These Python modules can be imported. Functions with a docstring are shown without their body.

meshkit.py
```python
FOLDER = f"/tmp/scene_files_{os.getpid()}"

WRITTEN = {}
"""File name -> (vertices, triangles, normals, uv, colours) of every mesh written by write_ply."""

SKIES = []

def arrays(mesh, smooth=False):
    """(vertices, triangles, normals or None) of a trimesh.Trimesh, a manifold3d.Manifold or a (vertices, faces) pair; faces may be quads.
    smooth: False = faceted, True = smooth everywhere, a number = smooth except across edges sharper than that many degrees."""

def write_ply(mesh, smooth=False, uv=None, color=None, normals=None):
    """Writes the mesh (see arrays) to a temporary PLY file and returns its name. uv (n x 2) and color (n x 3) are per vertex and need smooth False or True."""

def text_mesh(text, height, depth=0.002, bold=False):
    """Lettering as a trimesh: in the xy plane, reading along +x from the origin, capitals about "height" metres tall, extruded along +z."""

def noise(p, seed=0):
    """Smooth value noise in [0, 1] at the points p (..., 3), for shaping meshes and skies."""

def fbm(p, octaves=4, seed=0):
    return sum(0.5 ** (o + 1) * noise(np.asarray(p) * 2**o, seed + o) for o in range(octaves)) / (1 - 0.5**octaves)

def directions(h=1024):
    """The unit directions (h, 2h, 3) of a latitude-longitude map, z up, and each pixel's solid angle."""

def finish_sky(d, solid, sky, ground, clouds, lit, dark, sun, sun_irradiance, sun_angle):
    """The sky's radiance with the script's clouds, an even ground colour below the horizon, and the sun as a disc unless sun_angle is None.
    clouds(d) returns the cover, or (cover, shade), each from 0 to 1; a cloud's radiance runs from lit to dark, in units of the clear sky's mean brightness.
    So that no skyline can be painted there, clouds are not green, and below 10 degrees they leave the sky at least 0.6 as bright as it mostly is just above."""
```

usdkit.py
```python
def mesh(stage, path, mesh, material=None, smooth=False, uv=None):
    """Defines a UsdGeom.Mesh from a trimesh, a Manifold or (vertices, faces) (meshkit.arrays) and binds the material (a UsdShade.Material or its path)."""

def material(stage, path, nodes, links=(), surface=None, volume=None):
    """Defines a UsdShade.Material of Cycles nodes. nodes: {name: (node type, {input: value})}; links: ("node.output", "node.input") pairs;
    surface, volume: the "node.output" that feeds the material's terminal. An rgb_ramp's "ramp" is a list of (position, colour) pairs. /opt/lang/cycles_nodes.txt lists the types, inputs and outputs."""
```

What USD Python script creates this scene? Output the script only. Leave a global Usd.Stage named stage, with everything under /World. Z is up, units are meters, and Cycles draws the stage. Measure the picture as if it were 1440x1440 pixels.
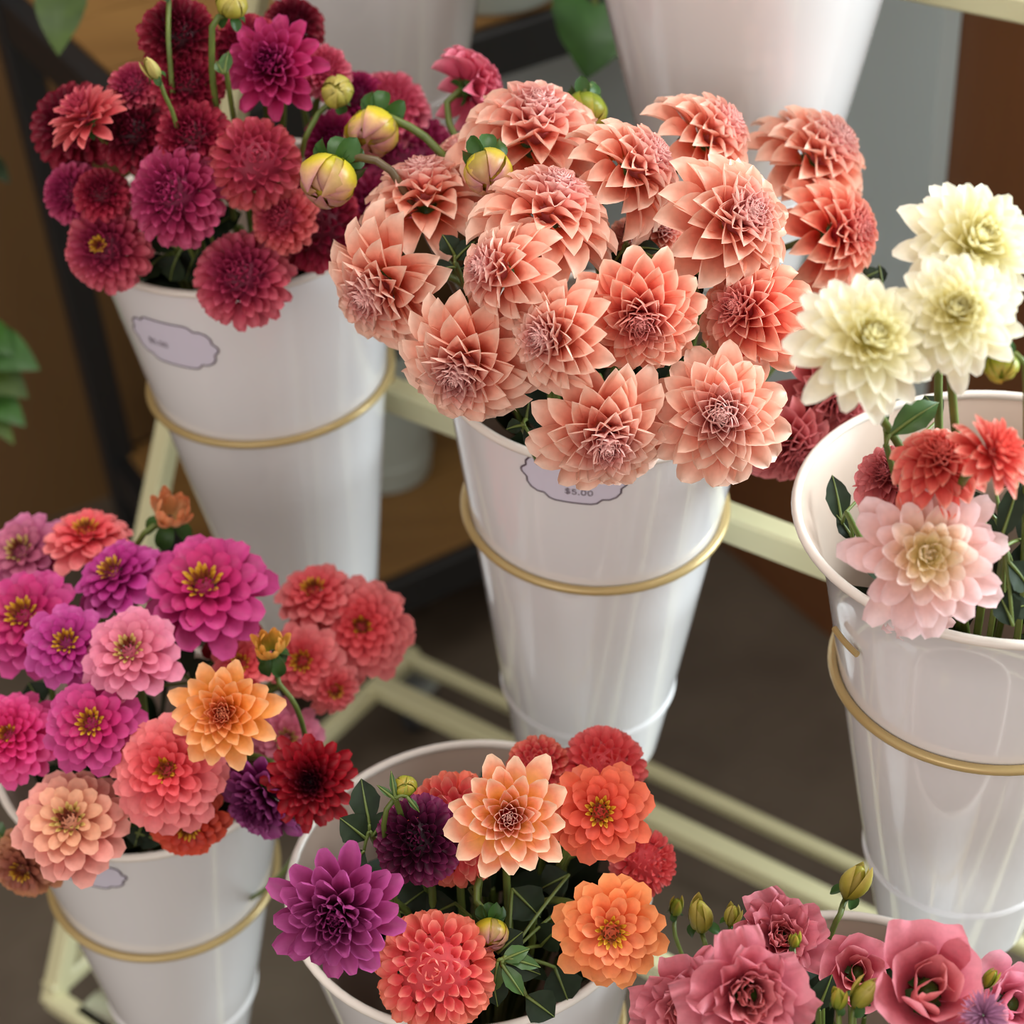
import math, numpy as np, trimesh, usdkit, meshkit
from pxr import Usd, UsdGeom, UsdLux, Gf, Sdf, Vt, UsdShade
from shapely.geometry import Polygon, box as sbox

stage = Usd.Stage.CreateInMemory()
UsdGeom.SetStageUpAxis(stage, UsdGeom.Tokens.z)
UsdGeom.SetStageMetersPerUnit(stage, 1.0)
UsdGeom.Xform.Define(stage, '/World')
stage.SetDefaultPrim(stage.GetPrimAtPath('/World'))

# ---------------------------------------------------------------- camera, lights, exposure
H = 1.52                                    # camera height above the floor
F_PX = 2568.47                              # focal length for a 1440 pixel wide frame
CR = np.array([0.99688712, -0.04870189, -0.06200165])
CU = np.array([0.07884211, 0.61579127, 0.78395474])
CF = np.array([0.0, 0.78640272, -0.61771414])
EYE = np.array([0.0, 0.0, H])
cam = UsdGeom.Camera.Define(stage, '/World/camera')
m = np.eye(4); m[0, :3] = CR; m[1, :3] = CU; m[2, :3] = -CF; m[3, :3] = EYE
cam.AddTransformOp().Set(Gf.Matrix4d(*m.ravel().tolist()))
cam.CreateHorizontalApertureAttr(36.0); cam.CreateVerticalApertureAttr(36.0)
cam.CreateFocalLengthAttr(36.0 * F_PX / 1440)
cam.CreateClippingRangeAttr(Gf.Vec2f(0.05, 60.0))
cam.CreateFStopAttr(5.0); cam.CreateFocusDistanceAttr(1.045)
cam.CreateExposureAttr(0.0)

dome_light = UsdLux.DomeLight.Define(stage, '/World/ambient_daylight')
dome_light.CreateIntensityAttr(0.26); dome_light.CreateColorAttr(Gf.Vec3f(1.0, 0.93, 0.86))


def area(name, pos, target, w, h, power, color):
    L = UsdLux.RectLight.Define(stage, '/World/' + name)
    z = np.array(pos, float) - np.array(target, float); z /= np.linalg.norm(z)
    x = np.cross([0, 0, 1.0], z); x /= np.linalg.norm(x); y = np.cross(z, x)
    q = np.eye(4); q[0, :3] = x; q[1, :3] = y; q[2, :3] = z; q[3, :3] = pos
    L.AddTransformOp().Set(Gf.Matrix4d(*q.ravel().tolist()))
    L.CreateWidthAttr(w); L.CreateHeightAttr(h); L.CreateIntensityAttr(power); L.CreateColorAttr(Gf.Vec3f(*color))


area('window_daylight', (2.48, 1.25, 1.6), (0.0, 1.25, 1.6), 1.7, 2.0, 18.0, (0.82, 0.96, 1.0))
area('front_window', (-1.6, -2.2, 2.5), (0.0, 0.9, 0.8), 2.4, 1.4, 3.0, (1.0, 0.95, 0.9))  # added soft fill from behind the camera, no window known there
area('skylight', (0.5, 1.3, 3.2), (0.1, 0.9, 0.8), 1.8, 1.2, 7.0, (1.0, 0.97, 0.93))  # added soft fill from overhead, no opening known above the stand

# ---------------------------------------------------------------- helpers
E_ = np.array([.7785, -.6276, 0.0]); N_ = np.array([.6276, .7785, 0.0])      # along the stand's rows, away from its front


def W(s, t, z):                              # stand coordinates (z from the eye) to world
    return s * E_ + t * N_ + np.array([0, 0, z + H])


def ray(x, y):
    d = CF + (x - 720) / F_PX * CR - (y - 720) / F_PX * CU
    return d


def at_t(x, y, t):
    d = ray(x, y); return EYE + d * (t / (d @ N_))


def at_s(x, y, s):
    d = ray(x, y); return EYE + d * (s / (d @ E_))


def at_z(x, y, z):
    d = ray(x, y); return EYE + d * (z / d[2])


def at_k(x, y, k):
    return EYE + ray(x, y) * k


def to_px(P):
    d = np.asarray(P) - EYE
    k = d @ CF
    return np.stack([720 + F_PX * (d @ CR) / k, 720 - F_PX * (d @ CU) / k], -1), k


def unit(v):
    v = np.asarray(v, float); return v / np.linalg.norm(v)


used = {}


def path_for(name, parent=None):
    base = parent.GetPath().pathString if parent is not None else '/World'
    k = (base, name); n = used.get(k, 0); used[k] = n + 1
    return f'{base}/{name}' + (f'_{n:03d}' if n else '')


def tag(p, label=None, cat=None, group=None, kind=None):
    for k, v in (('label', label), ('category', cat), ('group', group), ('kind', kind)):
        if v: p.SetCustomDataByKey(k, v)
    return p


def thing(name, label, cat, loc=(0, 0, 0), group=None):
    x = UsdGeom.Xform.Define(stage, path_for(name))
    x.AddTranslateOp().Set(Gf.Vec3d(*[float(c) for c in loc]))
    p = x.GetPrim()
    ORIGIN[p.GetPath().pathString] = np.array(loc, float)
    return tag(p, label, cat, group)


ORIGIN = {}


def obj(name, mesh, mat, parent=None, smooth=30, uv=None, label=None, kind=None):
    """One Mesh prim; mesh vertices in world space, stored relative to the thing that holds it."""
    path = path_for(name, parent)
    if parent is not None:
        o = ORIGIN.get('/'.join(path.split('/')[:3]), np.zeros(3))
        if isinstance(mesh, tuple): mesh = (np.asarray(mesh[0]) - o, mesh[1])
        else:
            mesh = mesh.copy(); mesh.apply_translation(-o)
    p = usdkit.mesh(stage, path, mesh, mat, smooth=smooth, uv=uv).GetPrim()
    return tag(p, label, kind=kind)


def struct(name, mesh, mat, label=None):
    return obj(name, mesh, mat, None, 30, None, label, 'structure')


def bx(c, size, ax=None):
    """box with half bevel; ax: 3 rows of unit axes"""
    b = trimesh.creation.box(size)
    if ax is not None: b.vertices = b.vertices @ np.array(ax)
    b.apply_translation(c); return b


def bar(a, b, w, h, up=(0, 0, 1), bev=.0025):
    """square tube from a to b with chamfered long edges"""
    a, b = np.array(a, float), np.array(b, float)
    d = unit(b - a); s = unit(np.cross(up, d)); u = np.cross(d, s)
    hw, hh = w / 2, h / 2
    prof = [(-hw + bev, -hh), (hw - bev, -hh), (hw, -hh + bev), (hw, hh - bev), (hw - bev, hh), (-hw + bev, hh), (-hw, hh - bev), (-hw, -hh + bev)]
    ring = [x * s + y * u for x, y in prof]
    v = [a + r for r in ring] + [b + r for r in ring] + [a, b]
    f = []
    for i in range(8):
        j = (i + 1) % 8
        f += [(i, j, 8 + j), (i, 8 + j, 8 + i), (16, j, i), (17, 8 + i, 8 + j)]
    return trimesh.Trimesh(v, f, process=False)


def tube(pts, r, n=8, cap=True):
    pts = np.asarray(pts, float); m_ = len(pts); r = np.broadcast_to(r, m_)
    T = np.gradient(pts, axis=0); T /= np.linalg.norm(T, axis=1, keepdims=True)
    ref = np.array([0, 0, 1.0]) if abs(T[0, 2]) < .9 else np.array([1.0, 0, 0])
    nrm = unit(np.cross(T[0], ref)); rows = []
    a = np.arange(n) * 2 * np.pi / n
    for i in range(m_):
        nrm = nrm - T[i] * (nrm @ T[i]); nrm = unit(nrm); b = np.cross(T[i], nrm)
        rows.append(pts[i] + r[i] * (np.cos(a)[:, None] * nrm + np.sin(a)[:, None] * b))
    v = np.vstack(rows); f = []
    for i in range(m_ - 1):
        for j in range(n):
            k = (j + 1) % n
            f += [(i * n + j, i * n + k, (i + 1) * n + k), (i * n + j, (i + 1) * n + k, (i + 1) * n + j)]
    if cap:
        v = np.vstack([v, pts[0], pts[-1]]); c0 = m_ * n
        for j in range(n):
            k = (j + 1) % n
            f += [(c0, k, j), (c0 + 1, (m_ - 1) * n + j, (m_ - 1) * n + k)]
    return trimesh.Trimesh(v, f, process=False)


def bezier(p, n=12):
    t = np.linspace(0, 1, n)[:, None]; p = [np.asarray(q, float) for q in p]
    if len(p) == 3: return (1 - t)**2 * p[0] + 2 * t * (1 - t) * p[1] + t * t * p[2]
    return (1 - t)**3 * p[0] + 3 * t * (1 - t)**2 * p[1] + 3 * t * t * (1 - t) * p[2] + t**3 * p[3]


def torus(c, fr, R, r, n=72, k=10):
    ax, e1, e2 = fr; a = np.linspace(0, 2 * np.pi, n, endpoint=False); b = np.linspace(0, 2 * np.pi, k, endpoint=False)
    A, B = np.meshgrid(a, b, indexing='ij')
    rad = (np.cos(A)[..., None] * e1 + np.sin(A)[..., None] * e2)
    v = (np.asarray(c) + rad * (R + r * np.cos(B))[..., None] + ax * (r * np.sin(B))[..., None]).reshape(-1, 3)
    f = []
    for i in range(n):
        for j in range(k):
            i2, j2 = (i + 1) % n, (j + 1) % k
            f += [(i * k + j, i2 * k + j, i2 * k + j2), (i * k + j, i2 * k + j2, i * k + j2)]
    mm = trimesh.Trimesh(v, f, process=False)
    if mm.volume < 0: mm.invert()
    return mm


def lathe(c, fr, prof, n=96):
    """prof: (distance along the axis, radius) rows"""
    ax, e1, e2 = fr; prof = np.array(prof, float); a = np.linspace(0, 2 * np.pi, n, endpoint=False)
    rad = np.cos(a)[:, None] * e1 + np.sin(a)[:, None] * e2
    v = (np.asarray(c) + prof[:, None, :1] * ax + prof[:, None, 1:] * rad[None]).reshape(-1, 3); f = []
    for i in range(len(prof) - 1):
        for j in range(n):
            k = (j + 1) % n
            f += [(i * n + j, i * n + k, (i + 1) * n + k), (i * n + j, (i + 1) * n + k, (i + 1) * n + j)]
    mm = trimesh.Trimesh(v, f, process=False)
    return mm


def frame_of(tx, ty):
    ax = unit([tx, ty, -1.0]); e1 = unit(np.cross([0, 1.0, 0], ax)); return ax, e1, np.cross(ax, e1)


# ---------------------------------------------------------------- materials
UsdGeom.Scope.Define(stage, '/World/Looks')


def simple(name, col, rough=.5, metallic=0.0, noise=None, bump=0.0, coat=0.0, spec=None):
    """noise: (second colour, scale[, stretch]) mixes two real colours of the surface by noise"""
    n = {'p': ('principled_bsdf', {'base_color': col, 'roughness': rough, 'metallic': metallic, 'coat_weight': coat})}
    if spec is not None: n['p'][1]['specular_ior_level'] = spec
    l = []
    if noise:
        n['tc'] = ('texture_coordinate', {}); n['mp'] = ('mapping', {'scale': noise[2] if len(noise) > 2 else (1, 1, 1)})
        n['nz'] = ('noise_texture', {'scale': noise[1], 'detail': 5.0, 'roughness': .6})
        n['rp'] = ('rgb_ramp', {'ramp': [(0.3, col), (0.7, noise[0])]})
        l += [('tc.object', 'mp.vector'), ('mp.vector', 'nz.vector'), ('nz.fac', 'rp.fac'), ('rp.color', 'p.base_color')]
        if bump:
            n['b'] = ('bump', {'strength': bump, 'distance': .002}); l += [('nz.fac', 'b.height'), ('b.normal', 'p.normal')]
    return usdkit.material(stage, '/World/Looks/' + name, n, l, surface='p.BSDF')


def petal_mat(name, outer, inner, rough=.5, trans=.25, vary=.07, vein=.06):
    """outer / inner: colour ramps from a petal's base to its tip, for the outermost and the innermost petals (uv = along the petal, rank in the flower)"""
    n = {'tc': ('texture_coordinate', {}), 'sx': ('separate_xyz', {}),
         'r1': ('rgb_ramp', {'ramp': outer}), 'r2': ('rgb_ramp', {'ramp': inner}),
         'mr': ('map_range', {'range_type': 'smoothstep', 'from_min': .30, 'from_max': .9, 'to_min': 0.0, 'to_max': 1.0}),
         'mx': ('mix', {}), 'oi': ('object_info', {}),
         'mv': ('map_range', {'from_min': 0.0, 'from_max': 1.0, 'to_min': 1 - vary, 'to_max': 1 + vary}),
         'nz': ('noise_texture', {'scale': 260.0, 'detail': 3.0}),
         'mn': ('map_range', {'from_min': 0.3, 'from_max': 0.7, 'to_min': 1 - vein, 'to_max': 1 + vein}),
         'mm': ('math', {'math_type': 'multiply'}), 'hs': ('hsv', {}),
         'p': ('principled_bsdf', {'roughness': rough, 'specular_ior_level': .35}), 't': ('translucent_bsdf', {}), 'x': ('mix_closure', {'fac': trans})}
    l = [('tc.UV', 'sx.vector'), ('sx.x', 'r1.fac'), ('sx.x', 'r2.fac'), ('sx.y', 'mr.value'), ('mr.result', 'mx.fac'), ('r1.color', 'mx.color1'), ('r2.color', 'mx.color2'),
         ('oi.random', 'mv.value'), ('tc.object', 'nz.vector'), ('nz.fac', 'mn.value'), ('mv.result', 'mm.value1'), ('mn.result', 'mm.value2'), ('mm.value', 'hs.value'), ('mx.color', 'hs.color'),
         ('hs.color', 'p.base_color'), ('hs.color', 't.color'), ('p.BSDF', 'x.closure1'), ('t.BSDF', 'x.closure2')]
    return usdkit.material(stage, '/World/Looks/' + name, n, l, surface='x.closure')


def C8(r, g, b):                              # sRGB 0..255 to linear
    f = lambda c: (c / 255 / 12.92) if c <= 10 else ((c / 255 + .055) / 1.055)**2.4
    return (f(r), f(g), f(b))


M = {
    'enamel': simple('white_enamel', (.82, .80, .81), .12, coat=.5),
    'enamel_rim': simple('white_enamel_rim', (.80, .73, .66), .22),
    'inner': simple('enamel_inside_flower_bounce', (.58, .45, .37), .35),  # white enamel; warm light bounced off the flowers is mixed into its colour
    'grey_pail': simple('pale_grey_green_pail', (.42, .47, .43), .35),
    'cream_metal': simple('cream_painted_metal', C8(205, 200, 160), .35),
    'gold_wire': simple('gold_cream_wire', C8(190, 165, 112), .3, .25),
    'chrome': simple('caster_metal', (.7, .72, .74), .2, 1.0),
    'rubber': simple('caster_rubber', (.02, .02, .022), .6),
    'floor': simple('brown_concrete', C8(100, 88, 74), .55, noise=(C8(72, 60, 49), 3.5), bump=.1),
    'wood_wall': simple('brown_wood_wall', C8(128, 80, 42), .6, noise=(C8(100, 58, 30), 3.0, (1, 1, .15)), bump=.1),
    'olive_wall': simple('olive_brown_wall', C8(112, 82, 42), .7, noise=(C8(92, 62, 34), 2.0, (1, 1, .2))),
    'grey_board': simple('blue_grey_board', C8(200, 214, 218), .5),
    'plaster': simple('white_plaster', (.72, .70, .66), .7),
    'black_metal': simple('black_painted_steel', (.012, .012, .013), .5),
    'shelf_wood': simple('warm_shelf_wood', C8(150, 112, 60), .55, noise=(C8(120, 85, 42), 6.0, (.3, 1.5, 1)), bump=.1),
    'label': simple('label_paper', C8(216, 210, 226), .6),
    'ink': simple('label_ink', C8(84, 66, 78), .6),
    'stem': simple('green_stem', C8(104, 118, 50), .45, noise=(C8(80, 96, 40), 40.0)),
    'stem_dark': simple('brown_green_stem', C8(92, 74, 48), .45),
    'sepal': simple('dark_green_sepal', C8(56, 92, 40), .4, noise=(C8(40, 70, 30), 60.0)),
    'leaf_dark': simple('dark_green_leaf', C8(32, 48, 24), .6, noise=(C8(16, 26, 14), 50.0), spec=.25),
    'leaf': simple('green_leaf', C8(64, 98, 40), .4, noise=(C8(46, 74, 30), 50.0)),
    'pothos': simple('pothos_leaf', C8(58, 104, 36), .5, noise=(C8(40, 80, 26), 24.0)),
    'pothos_yellow': simple('pothos_variegated_leaf', C8(24, 48, 14), .6, noise=(C8(84, 110, 30), 9.0)),
}
P = {
    'coral': petal_mat('coral_petal', [(0, C8(226, 160, 80)), (.2, C8(240, 132, 100)), (.45, C8(242, 154, 130)), (.75, C8(246, 186, 162)), (1, C8(251, 216, 196))],
                       [(0, C8(220, 112, 112)), (.4, C8(230, 140, 140)), (.75, C8(234, 162, 160)), (1, C8(242, 196, 188))], vein=.05),
    'deep_coral': petal_mat('deep_coral_petal', [(0, C8(220, 110, 60)), (.25, C8(230, 88, 74)), (.55, C8(240, 130, 108)), (.8, C8(246, 166, 140)), (1, C8(251, 208, 184))],
                            [(0, C8(200, 48, 58)), (.5, C8(216, 76, 84)), (1, C8(232, 150, 142))]),
    'dusky': petal_mat('dusky_rose_petal', [(0, C8(178, 62, 66)), (.5, C8(200, 92, 96)), (1, C8(222, 134, 134))],
                       [(0, C8(170, 50, 60)), (1, C8(206, 104, 108))]),
    'white': petal_mat('cream_white_petal', [(0, C8(226, 216, 130)), (.25, C8(243, 234, 190)), (.7, C8(249, 243, 214)), (1, C8(252, 248, 232))],
                       [(0, C8(224, 214, 120)), (.4, C8(240, 230, 160)), (1, C8(248, 243, 206))], trans=.35, vary=.03, vein=.04),
    'blush': petal_mat('blush_pink_petal', [(0, C8(248, 226, 188)), (.35, C8(247, 212, 198)), (.75, C8(246, 208, 204)), (1, C8(248, 218, 220))],
                       [(0, C8(242, 226, 150)), (.5, C8(250, 236, 184)), (1, C8(252, 232, 206))], trans=.3, vary=.04, vein=.05),
    'red_coral': petal_mat('red_coral_petal', [(0, C8(206, 60, 52)), (.5, C8(224, 84, 78)), (.85, C8(236, 120, 106)), (1, C8(246, 180, 160))],
                           [(0, C8(200, 48, 48)), (1, C8(232, 110, 98))]),
    'raspberry': petal_mat('raspberry_petal', [(0, C8(140, 26, 66)), (.6, C8(186, 52, 100)), (1, C8(206, 90, 130))], [(0, C8(122, 20, 62)), (1, C8(176, 52, 104))]),
    'salmon': petal_mat('salmon_petal', [(0, C8(190, 62, 66)), (.6, C8(214, 86, 92)), (1, C8(226, 122, 120))], [(0, C8(150, 34, 62)), (1, C8(198, 72, 98))]),
    'pinkrose': petal_mat('salmon_rose_petal', [(0, C8(170, 44, 76)), (.6, C8(204, 76, 100)), (1, C8(220, 112, 126))], [(0, C8(122, 22, 60)), (1, C8(180, 56, 96))]),
    'magenta_d': petal_mat('magenta_dahlia_petal', [(0, C8(140, 14, 56)), (.6, C8(186, 34, 96)), (1, C8(206, 70, 130))], [(0, C8(90, 8, 50)), (1, C8(150, 30, 90))]),
    'maroon': petal_mat('maroon_petal', [(0, C8(92, 8, 26)), (.6, C8(134, 20, 42)), (1, C8(160, 40, 62))], [(0, C8(60, 4, 22)), (1, C8(112, 16, 42))]),
    'crimson': petal_mat('crimson_petal', [(0, C8(130, 14, 38)), (.6, C8(172, 34, 62)), (1, C8(198, 66, 88))], [(0, C8(96, 8, 34)), (1, C8(150, 30, 62))]),
    'rosepom': petal_mat('rose_pompon_petal', [(0, C8(196, 60, 92)), (.6, C8(220, 96, 124)), (1, C8(236, 142, 160))], [(0, C8(180, 40, 80)), (1, C8(222, 100, 130))]),
    'zmagenta': petal_mat('magenta_zinnia_petal', [(0, C8(156, 20, 84)), (.6, C8(194, 44, 122)), (1, C8(210, 76, 148))], [(0, C8(160, 20, 76)), (1, C8(206, 50, 120))]),
    'zpurple': petal_mat('purple_pink_zinnia_petal', [(0, C8(148, 24, 98)), (.6, C8(188, 46, 136)), (1, C8(206, 86, 164))], [(0, C8(140, 20, 90)), (1, C8(190, 50, 140))]),
    'zhot': petal_mat('hot_pink_zinnia_petal', [(0, C8(200, 24, 96)), (.6, C8(230, 48, 134)), (1, C8(238, 92, 160))], [(0, C8(190, 24, 86)), (1, C8(230, 60, 130))]),
    'zpink': petal_mat('pink_zinnia_petal', [(0, C8(196, 76, 112)), (.5, C8(226, 112, 150)), (1, C8(236, 146, 176))], [(0, C8(200, 86, 110)), (1, C8(234, 136, 160))]),
    'zmauve': petal_mat('mauve_zinnia_petal', [(0, C8(160, 60, 110)), (.6, C8(196, 92, 142)), (1, C8(212, 126, 168))], [(0, C8(150, 60, 90)), (1, C8(200, 110, 140))]),
    'zcoral': petal_mat('coral_zinnia_petal', [(0, C8(206, 62, 76)), (.5, C8(234, 98, 108)), (1, C8(244, 140, 140))], [(0, C8(216, 50, 66)), (1, C8(240, 104, 110))]),
    'zpeach': petal_mat('peach_zinnia_petal', [(0, C8(190, 90, 84)), (.5, C8(224, 126, 116)), (1, C8(242, 168, 156))], [(0, C8(216, 140, 110)), (1, C8(244, 186, 150))]),
    'zred': petal_mat('red_orange_zinnia_petal', [(0, C8(176, 30, 20)), (.6, C8(212, 60, 40)), (1, C8(228, 92, 66))], [(0, C8(150, 24, 16)), (1, C8(206, 60, 40))]),
    'zorange': petal_mat('orange_zinnia_petal', [(0, C8(222, 92, 34)), (.6, C8(242, 124, 62)), (1, C8(248, 160, 100))], [(0, C8(224, 96, 60)), (1, C8(246, 150, 100))]),
    'zredorange': petal_mat('coral_orange_zinnia_petal', [(0, C8(210, 60, 34)), (.6, C8(236, 92, 62)), (1, C8(242, 124, 90))], [(0, C8(206, 52, 40)), (1, C8(238, 100, 76))]),
    'faded': petal_mat('faded_brown_peach_petal', [(0, C8(120, 62, 44)), (.6, C8(180, 110, 86)), (1, C8(196, 134, 96))], [(0, C8(110, 50, 44)), (1, C8(160, 90, 70))]),
    'amber': petal_mat('amber_dahlia_petal', [(0, C8(226, 140, 30)), (.4, C8(244, 170, 66)), (.75, C8(246, 164, 92)), (1, C8(250, 190, 136))],
                       [(0, C8(216, 110, 60)), (.5, C8(222, 90, 74)), (1, C8(232, 150, 110))]),
    'sunset': petal_mat('yellow_pink_tipped_petal', [(0, C8(240, 170, 30)), (.4, C8(246, 178, 80)), (.75, C8(246, 160, 122)), (1, C8(250, 214, 184))],
                        [(0, C8(206, 56, 60)), (.6, C8(220, 84, 92)), (1, C8(250, 214, 198))]),
    'darkred': petal_mat('dark_red_petal', [(0, C8(90, 0, 12)), (.6, C8(140, 4, 22)), (1, C8(164, 16, 34))], [(0, C8(36, 0, 14)), (1, C8(66, 4, 24))], trans=.15),
    'purple': petal_mat('purple_petal', [(0, C8(110, 20, 70)), (.5, C8(166, 52, 116)), (1, C8(196, 92, 160))], [(0, C8(46, 4, 34)), (.7, C8(112, 26, 76)), (1, C8(150, 50, 110))]),
    'purple2': petal_mat('violet_petal', [(0, C8(80, 10, 58)), (.6, C8(122, 28, 92)), (1, C8(176, 84, 150))], [(0, C8(70, 6, 50)), (1, C8(110, 30, 84))]),
    'darkpurple': petal_mat('blackish_purple_petal', [(0, C8(56, 4, 36)), (.6, C8(94, 16, 60)), (1, C8(140, 48, 96))], [(0, C8(40, 2, 24)), (1, C8(80, 12, 48))], trans=.15),
    'ballcoral': petal_mat('coral_ball_petal', [(0, C8(206, 56, 46)), (.5, C8(232, 96, 78)), (1, C8(246, 146, 116))], [(0, C8(200, 60, 66)), (.5, C8(226, 90, 96)), (1, C8(242, 156, 140))]),
    'pompink': petal_mat('coral_pink_pompon_petal', [(0, C8(210, 60, 66)), (.5, C8(238, 98, 104)), (1, C8(248, 150, 146))], [(0, C8(220, 60, 70)), (1, C8(244, 120, 120))]),
    'lisi': petal_mat('rose_lisianthus_petal', [(0, C8(176, 70, 84)), (.5, C8(206, 100, 118)), (1, C8(224, 140, 152))], [(0, C8(150, 50, 64)), (.5, C8(206, 104, 112)), (1, C8(230, 150, 150))], trans=.35),
    'lisi_light': petal_mat('light_pink_lisianthus_petal', [(0, C8(214, 120, 140)), (.5, C8(232, 144, 166)), (1, C8(244, 180, 196))], [(0, C8(206, 100, 124)), (1, C8(238, 160, 180))], trans=.35),
    'bud_yellow': petal_mat('yellow_green_bud_petal', [(0, C8(120, 150, 30)), (.3, C8(196, 190, 40)), (.55, C8(222, 200, 60)), (.75, C8(222, 172, 128)), (1, C8(196, 130, 140))], [(0, C8(160, 160, 40)), (1, C8(210, 160, 120))], rough=.3),
    'bud_green': petal_mat('olive_bud_petal', [(0, C8(120, 124, 34)), (.5, C8(172, 164, 62)), (1, C8(196, 178, 96))], [(0, C8(120, 124, 34)), (1, C8(190, 170, 90))], rough=.35),
    'bud_plain': petal_mat('leaf_green_bud_petal', [(0, C8(88, 110, 34)), (.6, C8(150, 160, 44)), (1, C8(190, 160, 70))], [(0, C8(88, 110, 34)), (1, C8(160, 160, 60))], rough=.35),
    'bud_orange': petal_mat('orange_tipped_bud_petal', [(0, C8(150, 150, 40)), (.4, C8(210, 170, 70)), (1, C8(236, 170, 84))], [(0, C8(150, 150, 40)), (1, C8(236, 170, 84))]),
    'bud_cream': petal_mat('cream_bud_petal', [(0, C8(140, 150, 70)), (.5, C8(196, 184, 108)), (1, C8(214, 194, 120))], [(0, C8(150, 150, 80)), (1, C8(210, 190, 120))], trans=.3),
    'tulip': petal_mat('faded_orange_petal', [(0, C8(206, 176, 116)), (.5, C8(234, 184, 140)), (1, C8(226, 142, 96))], [(0, C8(206, 170, 116)), (1, C8(228, 150, 106))]),
    'floret': petal_mat('yellow_floret', [(0, C8(150, 96, 30)), (.6, C8(222, 166, 40)), (1, C8(236, 196, 70))], [(0, C8(120, 60, 30)), (1, C8(150, 80, 40))]),
    'floret_pale': petal_mat('pale_floret', [(0, C8(120, 90, 40)), (.6, C8(206, 176, 96)), (1, C8(226, 204, 130))], [(0, C8(90, 40, 30)), (1, C8(130, 60, 40))]),
    'astra': petal_mat('dusky_astrantia_floret', [(0, C8(110, 60, 90)), (1, C8(176, 118, 150))], [(0, C8(100, 50, 80)), (1, C8(160, 100, 130))]),
    'sepal': petal_mat('calyx_green', [(0, C8(60, 96, 36)), (1, C8(52, 86, 40))], [(0, C8(60, 96, 36)), (1, C8(52, 86, 40))], rough=.4, trans=.15),
}

# ---------------------------------------------------------------- petals and flower heads
SH = {'pointed': [.36, .66, .90, 1, .93, .64, .02], 'blunt': [.35, .65, .88, 1, .98, .80, .22], 'round': [.38, .60, .80, .95, 1, .92, .45],
      'lance': [.40, .72, .93, 1, .86, .50, .02], 'fan': [.30, .50, .72, .90, 1, 1, .86], 'bud': [.55, .85, 1, .95, .78, .48, .05], 'strap': [.7, .85, .95, 1, .95, .8, .35]}
GOLD = math.radians(137.508)


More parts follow.
